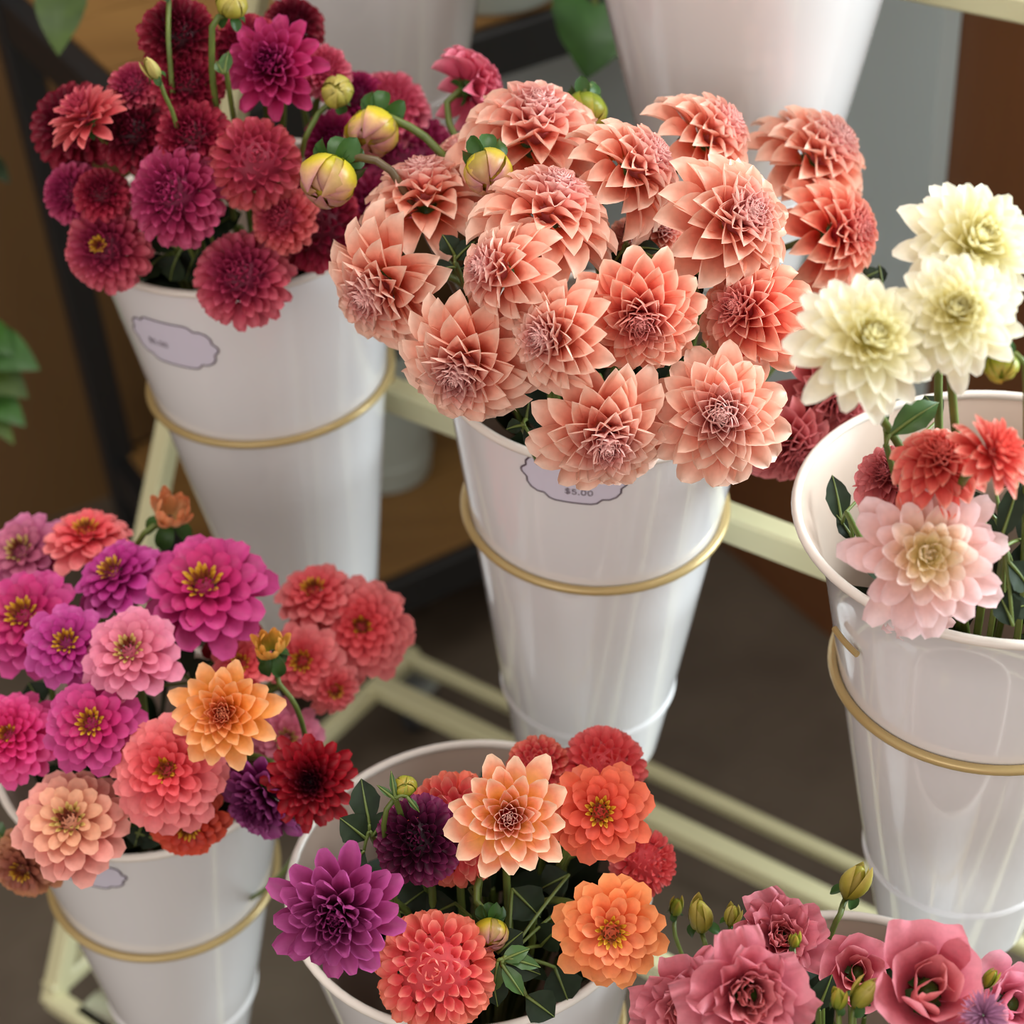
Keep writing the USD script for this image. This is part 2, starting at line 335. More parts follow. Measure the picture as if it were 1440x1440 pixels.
def petal(phi, rb, zb, a0, a1, L, wd, roll, shape, rank, nu=6, nv=4, side=0.0, ruffle=0.0, seed=0, tip=0.0):
    u = np.linspace(0, 1, nu + 1); v = np.linspace(-1, 1, nv + 1)
    al = a0 + (a1 - a0) * u + tip * u**4
    ds = L / nu; am = (al[1:] + al[:-1]) / 2
    r = rb + np.concatenate([[0], np.cumsum(np.sin(am))]) * ds
    z = zb + np.concatenate([[0], np.cumsum(np.cos(am))]) * ds
    w = wd * np.interp(u, np.linspace(0, 1, 7), SH[shape])
    rl = roll * (.65 + .7 * u[:, None]); psi = v[None] * rl; rho = w[:, None] / np.sin(np.minimum(rl, 1.5708))
    y = rho * np.sin(psi); nn = rho * (1 - np.cos(psi))
    if ruffle:
        nn = nn + ruffle * L * (u[:, None]**2) * np.sin(v[None] * 7.0 + seed * 1.7) * (.3 + .7 * np.abs(v[None]))
        z = z + 0
    y = y + side * L * (u[:, None]**2)
    R = r[:, None] - np.cos(al)[:, None] * nn; Z = z[:, None] + np.sin(al)[:, None] * nn
    if ruffle: Z = Z + ruffle * .6 * L * (u[:, None]**3) * np.cos(v[None] * 9 + seed)
    c, s = math.cos(phi), math.sin(phi)
    V = np.stack([R * c - y * s, R * s + y * c, Z + 0 * y], -1).reshape(-1, 3)
    UV = np.stack([np.clip(u[:, None] + .22 * v[None]**2 * u[:, None], 0, 1), np.full((nu + 1, nv + 1), rank)], -1).reshape(-1, 2)
    i, j = np.meshgrid(np.arange(nu), np.arange(nv), indexing='ij'); k = i * (nv + 1) + j
    F = np.stack([k, k + 1, k + nv + 2, k + nv + 1], -1).reshape(-1, 4)
    F = np.vstack([F[:, [0, 1, 2]], F[:, [0, 2, 3]]])
    return V, F, UV


def join(parts):
    V, F, UV, n = [], [], [], 0
    for v, f, uv in parts:
        V.append(v); F.append(f + n); UV.append(uv); n += len(v)
    return np.vstack(V), np.vstack(F), np.vstack(UV)


D = math.radians
# each style: n petals, ind = how many are parts of their own, the rest form the tight centre; f runs 1 (outermost) .. 0 (innermost)
# a0/a1: angle from the flower's axis at a petal's base / tip; L, w: length and half width; b: (radius, height) of a petal's base; roll: half the arc of the cross-section
STY = {
    'decorative': dict(n=122, ind=64, fp=1.35, sh='pointed', a0=lambda f: 2 + 84 * f, a1=lambda f: -22 + 52 * f + 82 * f**.7, L=lambda f: .15 + .66 * f**1.2,
                       w=lambda f: .050 + .170 * f**.85, b=lambda f: (.02 + .26 * f**.8, .42 - .60 * f), roll=lambda f: 2.0 - 1.05 * f**.7, tip=34, core=(.2, .10), grid=(8, 4)),
    'backswept': dict(n=114, ind=64, fp=1.3, sh='pointed', a0=lambda f: 2 + 90 * f, a1=lambda f: -18 + 82 * f + 80 * f**.7, L=lambda f: .16 + .72 * f**1.15,
                      w=lambda f: .050 + .175 * f**.85, b=lambda f: (.02 + .28 * f**.8, .54 - .74 * f), roll=lambda f: 2.0 - 1.0 * f**.7, tip=30, core=(.22, .14), grid=(8, 4)),
    'white': dict(n=96, ind=68, sh='blunt', a0=lambda f: 6 + 88 * f**.65, a1=lambda f: -34 + 50 * f + 90 * f**.65, L=lambda f: .20 + .64 * f**.75,
                  w=lambda f: .050 + .140 * f**.8, b=lambda f: (.05 + .18 * f, .32 - .48 * f), roll=lambda f: 1.5 - 1.05 * f**.6, tip=16, core=(.15, .05), grid=(8, 4)),
    'blush': dict(n=76, ind=60, sh='round', a0=lambda f: 6 + 78 * f**.6, a1=lambda f: -30 + 48 * f + 82 * f**.55, L=lambda f: .11 + .71 * f**.8,
                  w=lambda f: .028 + .150 * f**.6, b=lambda f: (.04 + .20 * f**.8, .16 - .30 * f), roll=lambda f: 1.5 - .85 * f**.5, tip=6, core=(.12, -.04), grid=(8, 4)),
    'ball': dict(n=150, ind=96, sh='round', a0=lambda f: 4 + 134 * f**.6, a1=lambda f: -2 + 148 * f**.6, L=lambda f: .18 + .22 * f**.5,
                 w=lambda f: .088 + .036 * f, b=lambda f: (.60 * math.sin(D(134 * f**.6)), .60 * math.cos(D(134 * f**.6)) - .16), roll=lambda f: 1.45 - .45 * f**.7, tip=0, core=(.55, -.16)),
    'openball': dict(n=112, ind=76, sh='round', a0=lambda f: 6 + 110 * f**.64, a1=lambda f: -12 + 132 * f**.64, L=lambda f: .18 + .38 * f**.75,
                     w=lambda f: .082 + .070 * f, b=lambda f: (.48 * math.sin(D(112 * f**.64)), .34 * math.cos(D(112 * f**.64)) - .10), roll=lambda f: 1.8 - 1.05 * f**.7, tip=0, core=(.46, -.11)),
    'zinnia': dict(n=50, ind=44, sh='round', a0=lambda f: 42 + 54 * f**.7, a1=lambda f: 60 + 50 * f**.7, L=lambda f: .26 + .50 * f**.8,
                   w=lambda f: .085 + .125 * f**.7, b=lambda f: (.14 + .10 * f, .14 - .26 * f), roll=lambda f: .7 - .35 * f, tip=0, disc=.17, core=(.14, .06)),
    'zinnia_dense': dict(n=84, ind=64, sh='round', a0=lambda f: 26 + 78 * f**.7, a1=lambda f: 40 + 84 * f**.7, L=lambda f: .22 + .42 * f**.8,
                         w=lambda f: .075 + .10 * f**.7, b=lambda f: (.13 + .24 * f, .26 - .42 * f), roll=lambda f: .9 - .5 * f, tip=0, disc=.13, core=(.16, .08)),
    'waterlily': dict(n=76, ind=32, sh='blunt', a0=lambda f: 6 + 76 * f**1.1, a1=lambda f: -14 + 112 * f**1.1, L=lambda f: .15 + .72 * f**1.6,
                      w=lambda f: .034 + .175 * f**1.2, b=lambda f: (.02 + .21 * f**.6, .18 - .26 * f), roll=lambda f: 1.9 - 1.25 * f**.7, tip=0, core=(.17, .02)),
    'cupped': dict(n=74, ind=56, sh='round', a0=lambda f: 4 + 82 * f**.75, a1=lambda f: -24 + 32 * f + 82 * f**.75, L=lambda f: .17 + .62 * f**.85,
                   w=lambda f: .05 + .122 * f**.7, b=lambda f: (.05 + .20 * f, .28 - .42 * f), roll=lambda f: 1.7 - .65 * f, tip=0, core=(.18, .02)),
    'darkred': dict(n=96, ind=60, sh='round', a0=lambda f: 4 + 80 * f**.75, a1=lambda f: 0 + 98 * f**.75, L=lambda f: .15 + .58 * f**.9,
                    w=lambda f: .045 + .095 * f**.6, b=lambda f: (.05 + .22 * f, .18 - .28 * f), roll=lambda f: 1.5 - .8 * f**.7, tip=0, core=(.22, .0)),
    'lisianthus': dict(n=28, ind=28, sh='fan', a0=lambda f: 10 + 60 * f, a1=lambda f: -16 + 78 * f, L=lambda f: .55 + .50 * f,
                       w=lambda f: .17 + .30 * f, b=lambda f: (.04 + .08 * f, -.34), roll=lambda f: 1.2 - .55 * f, tip=30, ruffle=.13, grid=(8, 10), core=(.12, -.1)),
    'lisicup': dict(n=10, ind=10, sh='fan', a0=lambda f: 22 + 44 * f, a1=lambda f: -6 + 34 * f, L=lambda f: .80 + .42 * f,
                    w=lambda f: .30 + .36 * f, b=lambda f: (.05 + .05 * f, -.5), roll=lambda f: 1.15 - .3 * f, tip=50, ruffle=.075, grid=(9, 12), core=(.12, -.25)),
    'bud': dict(n=15, ind=15, sh='bud', a0=lambda f: 86 + 4 * f, a1=lambda f: -100 + 10 * f, L=lambda f: 2.15 + .12 * f,
                w=lambda f: .36 + .10 * f, b=lambda f: (.20, -.62), roll=lambda f: .55, tip=0),
    'longbud': dict(n=6, ind=6, sh='bud', a0=lambda f: 36 + 4 * f, a1=lambda f: -40 + 4 * f, L=lambda f: 2.6 + .15 * f,
                    w=lambda f: .40 + .1 * f, b=lambda f: (.20, -1.3), roll=lambda f: .9, tip=0),
    'openbud': dict(n=16, ind=16, sh='strap', a0=lambda f: 60 + 10 * f, a1=lambda f: -40 + 46 * f, L=lambda f: 1.25,
                    w=lambda f: .20 + .06 * f, b=lambda f: (.18, -.55), roll=lambda f: 1.0, tip=0),
    'sideflower': dict(n=72, ind=54, sh='blunt', a0=lambda f: 4 + 84 * f**.7, a1=lambda f: -10 + 112 * f**.7, L=lambda f: .30 + .60 * f**.7,
                       w=lambda f: .05 + .125 * f, b=lambda f: (.04 + .18 * f, .34 - .46 * f), roll=lambda f: 1.4 - .7 * f, tip=10, core=(.2, .1)),
}
NORM = {}


def reach(style):
    """outermost radius of a style for R = 1, so that a head's size is the size asked for"""
    if style not in NORM:
        st = STY[style]; r = 0
        for f in np.linspace(.4, 1, 7):
            b = st['b'](f); V, _, _ = petal(0, b[0], b[1], D(st['a0'](f)), D(st['a1'](f)), st['L'](f), st['w'](f), max(.12, st['roll'](f)), st['sh'], 0, tip=D(st.get('tip', 0)) * f)
            r = max(r, np.hypot(V[:, 0], V[:, 1]).max())
        NORM[style] = r
    return NORM[style]


def basis(axis, spin):
    x = np.cross([0.31, 0.22, 0.92], axis); x = unit(x); y = np.cross(axis, x)
    c, s = math.cos(spin), math.sin(spin)
    return np.array([c * x + s * y, -s * x + c * y, axis])      # rows: local axes in the world


def head(th, P, axis, R, style, mat, seed, flat=1.0, calyx=True, centre='floret', n_scale=1.0, sep=None, disc=0.0):
    """builds petals (parts), the tight centre, disc florets and calyx of one flower under the thing th"""
    st = STY[style]; rng = np.random.default_rng(seed); B = basis(axis, rng.uniform(0, 6.28))
    if 'bud' not in style and style[:4] != 'lisi': R = R / reach(style) * 1.02
    n = int(st['n'] * n_scale); ind = int(st['ind'] * n_scale); inner = []
    nu, nv = st.get('grid', (6, 4))
    for i in range(n):
        f = (1 - i / (n - 1))**st.get('fp', 1.0); j = rng.normal(0, 1, 6)
        b = st['b'](f)
        g = (nu, nv) if i < ind else (4, 4)
        V, F, UV = petal(i * GOLD + j[0] * .07, b[0] * R, b[1] * R, D(st['a0'](f) + j[1] * 4), D(st['a1'](f) + j[2] * 7), R * st['L'](f) * (1 + .05 * j[3]),
                         R * st['w'](f) * (1 + .06 * j[4]), max(.12, st['roll'](f)), st['sh'], 1 - f, *g, side=.06 * j[5], ruffle=st.get('ruffle', 0), seed=seed + i, tip=D(st.get('tip', 0)) * f)
        V[:, 2] *= flat
        V = P + V @ B
        if i < ind: obj('petal', (V, F), P_[mat], th, True, UV)
        else: inner.append((V, F, UV))
    if st.get('core'):
        cr, cz = st['core']; ic = trimesh.creation.icosphere(2, 1.0); V = ic.vertices * [cr, cr, cr * .8] + [0, 0, cz]
        obj('heart', (P + (V * R) @ B, ic.faces), P_[mat], th, True, np.tile([.15, 1.0], (len(V), 1)), label='solid heart under the petals')
    if inner:
        V, F, UV = join(inner); obj('inner_florets', (V, F), P_[mat], th, True, UV, kind='stuff')
    disc = st.get('disc') or disc
    if disc:
        r = disc * R; zt = .16 if st.get('disc') else .36; fl = []
        for i in range(26):
            q = math.sqrt((i + .5) / 26)
            V, F, UV = petal(i * GOLD, r * q * 1.1, zt * R + .06 * R * (1 - q), D(8 + 34 * q), D(40 * q + 10), .16 * R, .035 * R, .8, 'strap', .9 if q < .6 else 0, 3, 2)
            fl.append((P + V @ B, F, UV))
        V, F, UV = join(fl); obj('disc_florets', (V, F), P_[centre], th, True, UV, kind='stuff')
    if calyx:
        sp = []
        for i in range(6):
            V, F, UV = petal(i * 1.047, .05 * R, -.22 * R, D(85), D(150), .34 * R, .10 * R, .5, 'pointed', 0, 5, 2)
            sp.append((P + V @ B, F, UV))
        pr = np.array([(-.30, .02), (-.30, .07), (-.22, .17), (-.10, .20), (0, .12), (.02, .01)]) * R
        lt = lathe(P, (axis, B[0], B[1]), pr, 14)
        sp.append((np.array(lt.vertices), np.array(lt.faces), np.zeros((len(lt.vertices), 2))))
        V, F, UV = join(sp); obj('calyx', (V, F), P_['sepal'], th, True, UV, label='green calyx behind the petals')
    if sep:                                   # the separate sepals of a bud, bent back
        for i in range(sep):
            a = rng.normal(0, 1, 3)
            V, F, UV = petal(i * 6.283 / sep + a[0] * .1, .16 * R, -.60 * R, D(110 + 8 * a[1]), D(178 + 16 * a[2]), 1.05 * R, .34 * R, .6, 'pointed', 0, 6, 4)
            obj('sepal', (P + V @ B, F), P_['sepal'], th, True, UV)
        V, F, UV = petal(0, 0, 0, 0, 0, .01, .01, .5, 'round', 0)
    return B


P_ = P


def axis_of(ax, ay):
    s = ax * ax + ay * ay
    if s > .96: k = math.sqrt(.96 / s); ax, ay, s = ax * k, ay * k, .96
    return unit(ax * CR + ay * CU - math.sqrt(1 - s) * CF)


# ---------------------------------------------------------------- buckets
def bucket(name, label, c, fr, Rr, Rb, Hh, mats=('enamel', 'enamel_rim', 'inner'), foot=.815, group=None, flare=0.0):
    ax = fr[0]; rad = lambda d: Rr + (Rb - Rr) * d / Hh; fl = [(d, rad(d) + flare * (1 - d / .05)**2) for d in (0, .006, .014, .024, .036, .05)] if flare else [(0, Rr), (.004, rad(.004))]
    base = c + ax * Hh
    th = thing(name, label, 'bucket', base, group)
    hl = foot * Hh
    out = fl + [(.30 * Hh, rad(.30 * Hh)), (.6 * Hh, rad(.6 * Hh)), (hl - .003, rad(hl)), (hl - .0012, rad(hl) + .0013), (hl + .0012, rad(hl) + .0013),
           (hl + .003, rad(hl) - .0008), (Hh - .004, rad(Hh) - .0006), (Hh - .001, rad(Hh) - .002), (Hh, rad(Hh) - .006), (Hh, .001)]
    body = lathe(c, fr, out); obj('body', body, M[mats[0]], th, 40)
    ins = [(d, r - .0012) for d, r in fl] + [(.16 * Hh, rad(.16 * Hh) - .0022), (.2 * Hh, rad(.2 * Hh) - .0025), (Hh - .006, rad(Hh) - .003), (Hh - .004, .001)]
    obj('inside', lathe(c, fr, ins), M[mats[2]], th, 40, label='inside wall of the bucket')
    obj('rim', torus(c, fr, Rr + flare + .0005, .0030), M[mats[1]], th, True, label='rolled rim')
    return th, rad


def surface_point(c, fr, rad, phi, d, off=0.0):
    ax, e1, e2 = fr
    phi, d = np.asarray(phi, float), np.asarray(d, float)
    r = rad(d) + off
    return c + d[..., None] * ax + r[..., None] * (np.cos(phi)[..., None] * e1 + np.sin(phi)[..., None] * e2)


def locate(c, fr, rad, px, dmax):
    """angle and depth of the near-side point of the bucket's wall that lies at a pixel"""
    ph, d = np.meshgrid(np.linspace(0, 2 * np.pi, 721), np.linspace(0, dmax, 241), indexing='ij')
    S = surface_point(c, fr, rad, ph, d)
    q, k = to_px(S); nrm = np.cos(ph)[..., None] * fr[1] + np.sin(ph)[..., None] * fr[2]
    e = np.hypot(q[..., 0] - px[0], q[..., 1] - px[1]) + 1e6 * ((nrm * (S - EYE)).sum(-1) > 0)
    i = np.unravel_index(e.argmin(), e.shape); return ph[i], d[i]


def plaque(w, h):
    """outline of the sticker: straight long edges, scalloped corners that run to a point in the middle of each short side"""
    c = .27 * h; W2, H2 = w / 2, h / 2
    q1 = [(W2 - 2.1 * c, H2), (W2 - 1.75 * c, H2 - .10 * c), (W2 - 1.45 * c, H2 - .42 * c), (W2 - 1.05 * c, H2 - .40 * c), (W2 - .62 * c, H2 - .62 * c), (W2 - .36 * c, H2 - 1.0 * c), (W2 - .36 * c, H2 - 1.35 * c), (W2 - .08 * c, H2 - 1.62 * c), (W2, 0)]
    q4 = [(x, -y) for x, y in q1[:-1]][::-1]
    right = q1 + q4
    return Polygon(right + [(-x, y) for x, y in right[::-1] if True]).buffer(0)


def wrap(poly, c, fr, rad, phi0, d0, off, tilt=0.0, flip=1):
    """lays a flat shape (x around the wall, y up it) onto the bucket as thin strips"""
    meshes = []
    x0, y0, x1, y1 = poly.bounds
    for xa in np.arange(x0, x1, .003):
        g = poly.intersection(sbox(xa, y0 - 1, xa + .003, y1 + 1))
        for q in getattr(g, 'geoms', [g]):
            if q.geom_type != 'Polygon' or q.area < 1e-9: continue
            v, f = trimesh.creation.triangulate_polygon(q, engine='earcut')
            meshes.append(trimesh.Trimesh(np.c_[v, np.zeros(len(v))], f, process=False))
    mm = trimesh.util.concatenate(meshes)
    return wrap_mesh(mm, c, fr, rad, phi0, d0, off, tilt, flip)


def wrap_mesh(mm, c, fr, rad, phi0, d0, off, tilt, flip):
    x, y, z = np.array(mm.vertices).T
    ct, s_ = math.cos(tilt), math.sin(tilt); x, y = ct * x - s_ * y, s_ * x + ct * y
    r0 = rad(d0)
    mm = mm.copy(); mm.vertices = surface_point(c, fr, rad, phi0 + flip * x / r0, d0 - y, off + z); return mm


def sticker(th, c, fr, rad, px, w, h, text, tilt=0.0, dmax=.2, tx=0.0, ty=0.0, th_=.0048):
    phi0, d0 = locate(c, fr, rad, px, dmax)
    # direction of growing phi as seen from outside: to the right when looking at the wall
    q0, _ = to_px(surface_point(c, fr, rad, phi0 - .05, d0)); q1, _ = to_px(surface_point(c, fr, rad, phi0 + .05, d0))
    flip = 1 if q1[0] > q0[0] else -1
    pq = plaque(w, h)
    path = obj('label_sticker', wrap(pq, c, fr, rad, phi0, d0, .0004, tilt, flip), M['label'], th, True, label='paper label with a dark scalloped outline')
    obj('label_outline', wrap(pq.difference(pq.buffer(-.0012)), c, fr, rad, phi0, d0, .0007, tilt, flip), M['ink'], path, True)
    if text:
        tm = meshkit.text_mesh(text, th_, .0001); tm.apply_translation([-tm.bounds[:, 0].mean() + tx, -tm.bounds[:, 1].mean() + ty, 0])
        obj('lettering', wrap_mesh(tm, c, fr, rad, phi0, d0, .0007, tilt, flip), M['ink'], path, False)
    return path


def leaf_mesh(p, q, nrm, w, droop=.15, fold=.25, nu=10, nv=4, serr=.0, shape='lance'):
    p, q = np.asarray(p, float), np.asarray(q, float); d = q - p; L = np.linalg.norm(d); t = d / L
    nrm = unit(np.asarray(nrm, float) - t * (np.asarray(nrm) @ t)); s = np.cross(t, nrm)
    u = np.linspace(0, 1, nu + 1)[:, None]; v = np.linspace(-1, 1, nv + 1)[None]
    prof = {'lance': [.08, .55, .9, 1, .85, .5, .02], 'heart': [.75, 1, .98, .86, .66, .38, .02]}[shape]
    wd = w * np.interp(u, np.linspace(0, 1, 7), prof) * (1 + serr * np.sin(u * 40))
    hgt = droop * L * 4 * u * (1 - u) + fold * wd * np.abs(v) + .05 * wd * np.sin(u * 18) * v**2
    X = p + (u * L)[..., None] * t + (wd * v)[..., None] * s + hgt[..., None] * nrm
    if shape == 'heart': X = X - (.22 * L * (1 - u)**6 * np.abs(v))[..., None] * t
    k = (np.arange(nu)[:, None] * (nv + 1) + np.arange(nv)[None]).reshape(-1)
    F = np.vstack([np.stack([k, k + 1, k + nv + 2], -1), np.stack([k, k + nv + 2, k + nv + 1], -1)])
    return X.reshape(-1, 3), F

# ---------------------------------------------------------------- setting
WA = unit(.925 * E_ - .38 * N_); WB = unit(.38 * E_ + .925 * N_); UP = np.array([0, 0, 1.0])   # the shelving rack's side and front directions
axs = [WA, WB, UP]
struct('floor', bx((0, 2.5, -.02), (14, 12, .04)), M['floor'])
corner = W(-1.48, 1.815, -1.52); 
lc = W(-1.72, 1.23, 0); lc[2] = 1.3
struct('wall_left', bx(lc - WA * .05 + WB * (-1.2), (.10, 4.2, 2.62), axs), M['olive_wall'])
bc = W(-.93, 1.59, 0); bc[2] = 1.3
struct('wall_back', bx(bc + WB * .05 - WA * .175, (1.85, .10, 2.62), axs), M['wood_wall'])

# the window on the right that lets the daylight in
wx, wy, wz, ww, wh = 2.50, 1.25, 1.60, 1.7, 2.0
wr = [bx((wx + .06, -2.0 + (wy - ww / 2 + 2.0) / 2, 1.35), (.1, wy - ww / 2 + 2.0, 2.7)), bx((wx + .06, (wy + ww / 2 + 5.0) / 2, 1.35), (.1, 5.0 - wy - ww / 2, 2.7)),
      bx((wx + .06, wy, (wz - wh / 2) / 2), (.1, ww, wz - wh / 2))]
struct('wall_right', trimesh.util.concatenate(wr), M['plaster'])
fm = [bx((wx, wy + k * (ww / 2 + .03), wz), (.06, .06, wh + .12)) for k in (-1, 1)] + [bx((wx, wy, wz + k * (wh / 2 + .03)), (.06, ww, .06)) for k in (-1, 1)]
struct('window_1', trimesh.util.concatenate(fm), M['plaster'])

# ---------------------------------------------------------------- the tiered stand
SL, SR = -1.10, .12
B_CENTRES = {}
stand = thing('flower_stand', 'cream tiered metal stand on casters with gold wire rings holding the buckets', 'plant stand', W(-.5, .85, -1.50))


def leg_pt(t, s): return W(s, t, -.954 + (t - .875) * 1.757)


LEG_UP = UP
for s in (SL, SR):
    obj('leg', bar(leg_pt(.583, s), leg_pt(1.24, s), .02, .02, N_), M['cream_metal'], stand)
obj('rail', bar(W(SL, .93, -.862), W(SR, .93, -.862), .021, .026), M['cream_metal'], stand)
obj('rail', bar(W(SL, .755, -1.17), W(SR, .755, -1.17), .02, .02), M['cream_metal'], stand)
obj('rail', bar(W(SL, 1.215, -.55), W(SR, 1.215, -.55), .02, .02), M['cream_metal'], stand)
for s in (SL, SR): obj('rail_support', bar(W(s, 1.215, -.55), W(s, 1.15, -.47), .016, .016, N_), M['cream_metal'], stand)
obj('base_rail', bar(W(SL, 1.09, -1.445), W(SR, 1.09, -1.445), .023, .023), M['cream_metal'], stand)
obj('base_rail', bar(W(SL, 1.15, -1.45), W(SR, 1.15, -1.45), .015, .015), M['cream_metal'], stand)
obj('base_rail', bar(W(SL, .583, -1.462), W(SR, .583, -1.462), .019, .019), M['cream_metal'], stand)
for s in (SL, SR): obj('base_side', bar(W(s, .583, -1.45), W(s, 1.16, -1.45), .019, .019), M['cream_metal'], stand)
for s, t in ((SL + .035, 1.121), (SL + .06, .60), (SR - .05, 1.13), (SR - .05, .60)):
    c = W(s, t, -1.4905)
    w_ = obj('caster', torus(c, (E_, N_, UP), .020, .0095, 28, 10), M['rubber'], stand, True)
    obj('caster_hub', lathe(c, (E_, N_, UP), [(-.012, .001), (-.012, .018), (-.008, .020), (.008, .020), (.012, .018), (.012, .001)], 20), M['chrome'], w_)
    obj('caster_fork', trimesh.util.concatenate([bx(c + E_ * k * .0165 + UP * .012, (.003, .016, .042), [E_, N_, UP]) for k in (-1, 1)] + [bx(c + UP * .034, (.044, .036, .008), [E_, N_, UP])]), M['chrome'], w_)

BK = {  # rim centre (from the eye), tilt, rim radius, base radius, height, ring depth
    'M1': ((-.1818, 1.2079, -.6487), (.0055, .0038), .1126, .0500, .430, .1427),
    'M2': ((.0666, 1.012, -.6757), (-.0607, .055), .1044, .0578, .3657, .121),
    'M3': ((.2875, .8301, -.6787), (-.0054, -.0138), .1087, .0531, .3539, .1225),
    'B1': ((-.2817, .9606, -.9458), (-.0766, .0134), .1052, .0509, .3399, .1347),
    'B2': ((-.0463, .7844, -.912), (-.0066, .0251), .116, .0587, .386, .1562),
    'B3': ((.172, .636, -.925), (-.0079, -.0228), .107, .058, .37, .145),
}
for k, s in (('T1', -.965), ('T2', -.622)):
    p = W(s, 1.08, -.32); BK[k] = ((p[0], p[1], -.32), (-.01, .01), .140, .052, .42, .13)
LB = {'M1': 'white bucket holding the raspberry and maroon dahlias', 'M2': 'white bucket in the middle holding the peach coral dahlias',
      'M3': 'white bucket at the right edge under the cream white dahlias', 'B1': 'white bucket at bottom left holding the magenta zinnias',
      'B2': 'wide white bucket at bottom centre with orange and purple flowers', 'B3': 'white bucket at bottom right holding the rose lisianthus',
      'T1': 'white bucket at the top edge behind the raspberry dahlias', 'T2': 'white bucket at the top edge behind the peach coral dahlias'}
FR, RAD, CEN, TH = {}, {}, {}, {}
for k, (c, tl, Rr, Rb, Hh, hr) in BK.items():
    c = np.array(c) + [0, 0, H]; fr = frame_of(*tl)
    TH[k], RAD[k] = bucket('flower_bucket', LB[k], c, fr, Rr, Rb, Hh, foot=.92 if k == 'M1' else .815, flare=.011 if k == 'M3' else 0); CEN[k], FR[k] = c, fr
    rc = c + fr[0] * hr; R = RAD[k](hr) + .0034
    ring = obj('ring', torus(rc, fr, R, .0032), M['gold_wire'], stand, True)
    t_r = {'M': (.93, -.862), 'B': (.755, -1.17), 'T': (1.215, -.55)}[k[0]]
    for dx in (-.03, .03):
        s_ = rc @ E_ + dx; back = rc + N_ * math.sqrt(R * R - dx * dx) + E_ * dx
        foot = W(s_, t_r[0] - .006, t_r[1])
        obj('ring_bracket', tube(bezier([back, (back * .4 + foot * .6) + N_ * .03 + UP * .015, foot], 8), .003, 8), M['gold_wire'], stand)
sticker(TH['M1'], CEN['M1'], FR['M1'], RAD['M1'], (240, 483), .078, .041, '$5.00', D(0), tx=-.012, ty=-.002)
sticker(TH['M2'], CEN['M2'], FR['M2'], RAD['M2'], (806, 676), .071, .041, '$5.00', D(0), tx=.004, ty=-.0095)
sticker(TH['B1'], CEN['B1'], FR['B1'], RAD['B1'], (106, 1222), .078, .034, '', D(0))
# a short wire standing in for the ring's reflection on the right bucket
ph, d_ = locate(CEN['M3'], FR['M3'], RAD['M3'], (1183, 882), .3); ph2, d2 = locate(CEN['M3'], FR['M3'], RAD['M3'], (1213, 916), .3)
tt = np.linspace(0, 1, 8)
obj('ring_hook', tube(surface_point(CEN['M3'], FR['M3'], RAD['M3'], ph + (ph2 - ph) * tt, d_ + (d2 - d_) * tt, .004), .002, 8), M['gold_wire'], stand, label='short gold wire standing in for the ring reflection on the right bucket')

# ---------------------------------------------------------------- rack, pails and the board behind
FL = W(-1.203, 1.02, 0)
rack = thing('storage_rack', 'black steel rack with warm wooden shelf boards behind the stand', 'rack', (FL[0], FL[1], 0))


def rk(a, b, z): p = FL - WA * a + WB * b; p[2] = z + H; return p


DEP, LEN = .425, .66
for nm, z in (('a', -1.36), ('b', -.735)):
    for q in range(3):
        obj('shelf_board', bx(rk(DEP * (q + .5) / 3, LEN / 2, z - .009), (DEP / 3 - .003, LEN - .02, .018), axs), M['shelf_wood'], rack)
    for b in (.0, LEN): obj('side_beam', bar(rk(0, b, z - .030), rk(DEP, b, z - .030), .028, .05), M['black_metal'], rack)
    for a in (0, DEP): obj('long_beam', bar(rk(a, 0, z - .030), rk(a, LEN, z - .030), .028, .05), M['black_metal'], rack)
for a in (0, DEP):
    for b in (0, LEN): obj('post', bar(rk(a, b, -1.52), rk(a, b, -.1 if a else -.742), .036, .036, WA), M['black_metal'], rack)
for px, r1, r2, z, lab in (((545, 660), .075, .055, -1.36, 'pale grey green pail on the low wooden shelf'), ((700, -12), 0.085, .065, -.735, 'pale grey green pail on the upper wooden shelf')):
    c = at_z(px[0], px[1], z); c = c + UP * .2
    bucket('pail', lab, c, frame_of(0, 0), r1, r2, .2 - .0005, ('grey_pail', 'grey_pail', 'grey_pail'))
g0 = at_z(1173, 880, -1.52)
pc = bc - WB * .012
def on_wall(x, y): d = ray(x, y); return EYE + d * (((pc - EYE) @ WB) / (d @ WB))
r_ = on_wall(1325, 180); l_ = on_wall(640, 180)
ctr = (r_ + l_) / 2; ctr[2] = .98
tag(obj('wall_board', bx(ctr, (abs((r_ - l_) @ WA), .022, 1.36), axs), M['grey_board']), 'large smooth blue grey board against the brown wall behind the top buckets', 'board')

# ---------------------------------------------------------------- flowers: (x, y, size in the frame) give a ray; the bouquet's dome gives the distance along it
DOME = {'M1': ((0, 0, .045), (.145, .145, .15)), 'M2': ((0, 0, .045), (.150, .150, .13)), 'M3': ((0, 0, .09), (.125, .125, .20)), 'B1': ((.02, 0, .05), (.165, .165, .15)),
        'B2': ((0, 0, .03), (.135, .135, .10)), 'B3': ((0, 0, .035), (.12, .12, .07))}


def place(b, x, y, dd):
    off, ab = DOME[b]; ab = np.array(ab); o = (EYE - CEN[b] - np.array(off)) / ab; d = ray(x, y) / ab
    A, Bq, Cq = d @ d, o @ d, o @ o - 1; disc = Bq * Bq - A * Cq
    k = (-Bq - math.sqrt(disc)) / A if disc > 0 else -Bq / A
    return EYE + ray(x, y) * (k + dd), k + dd


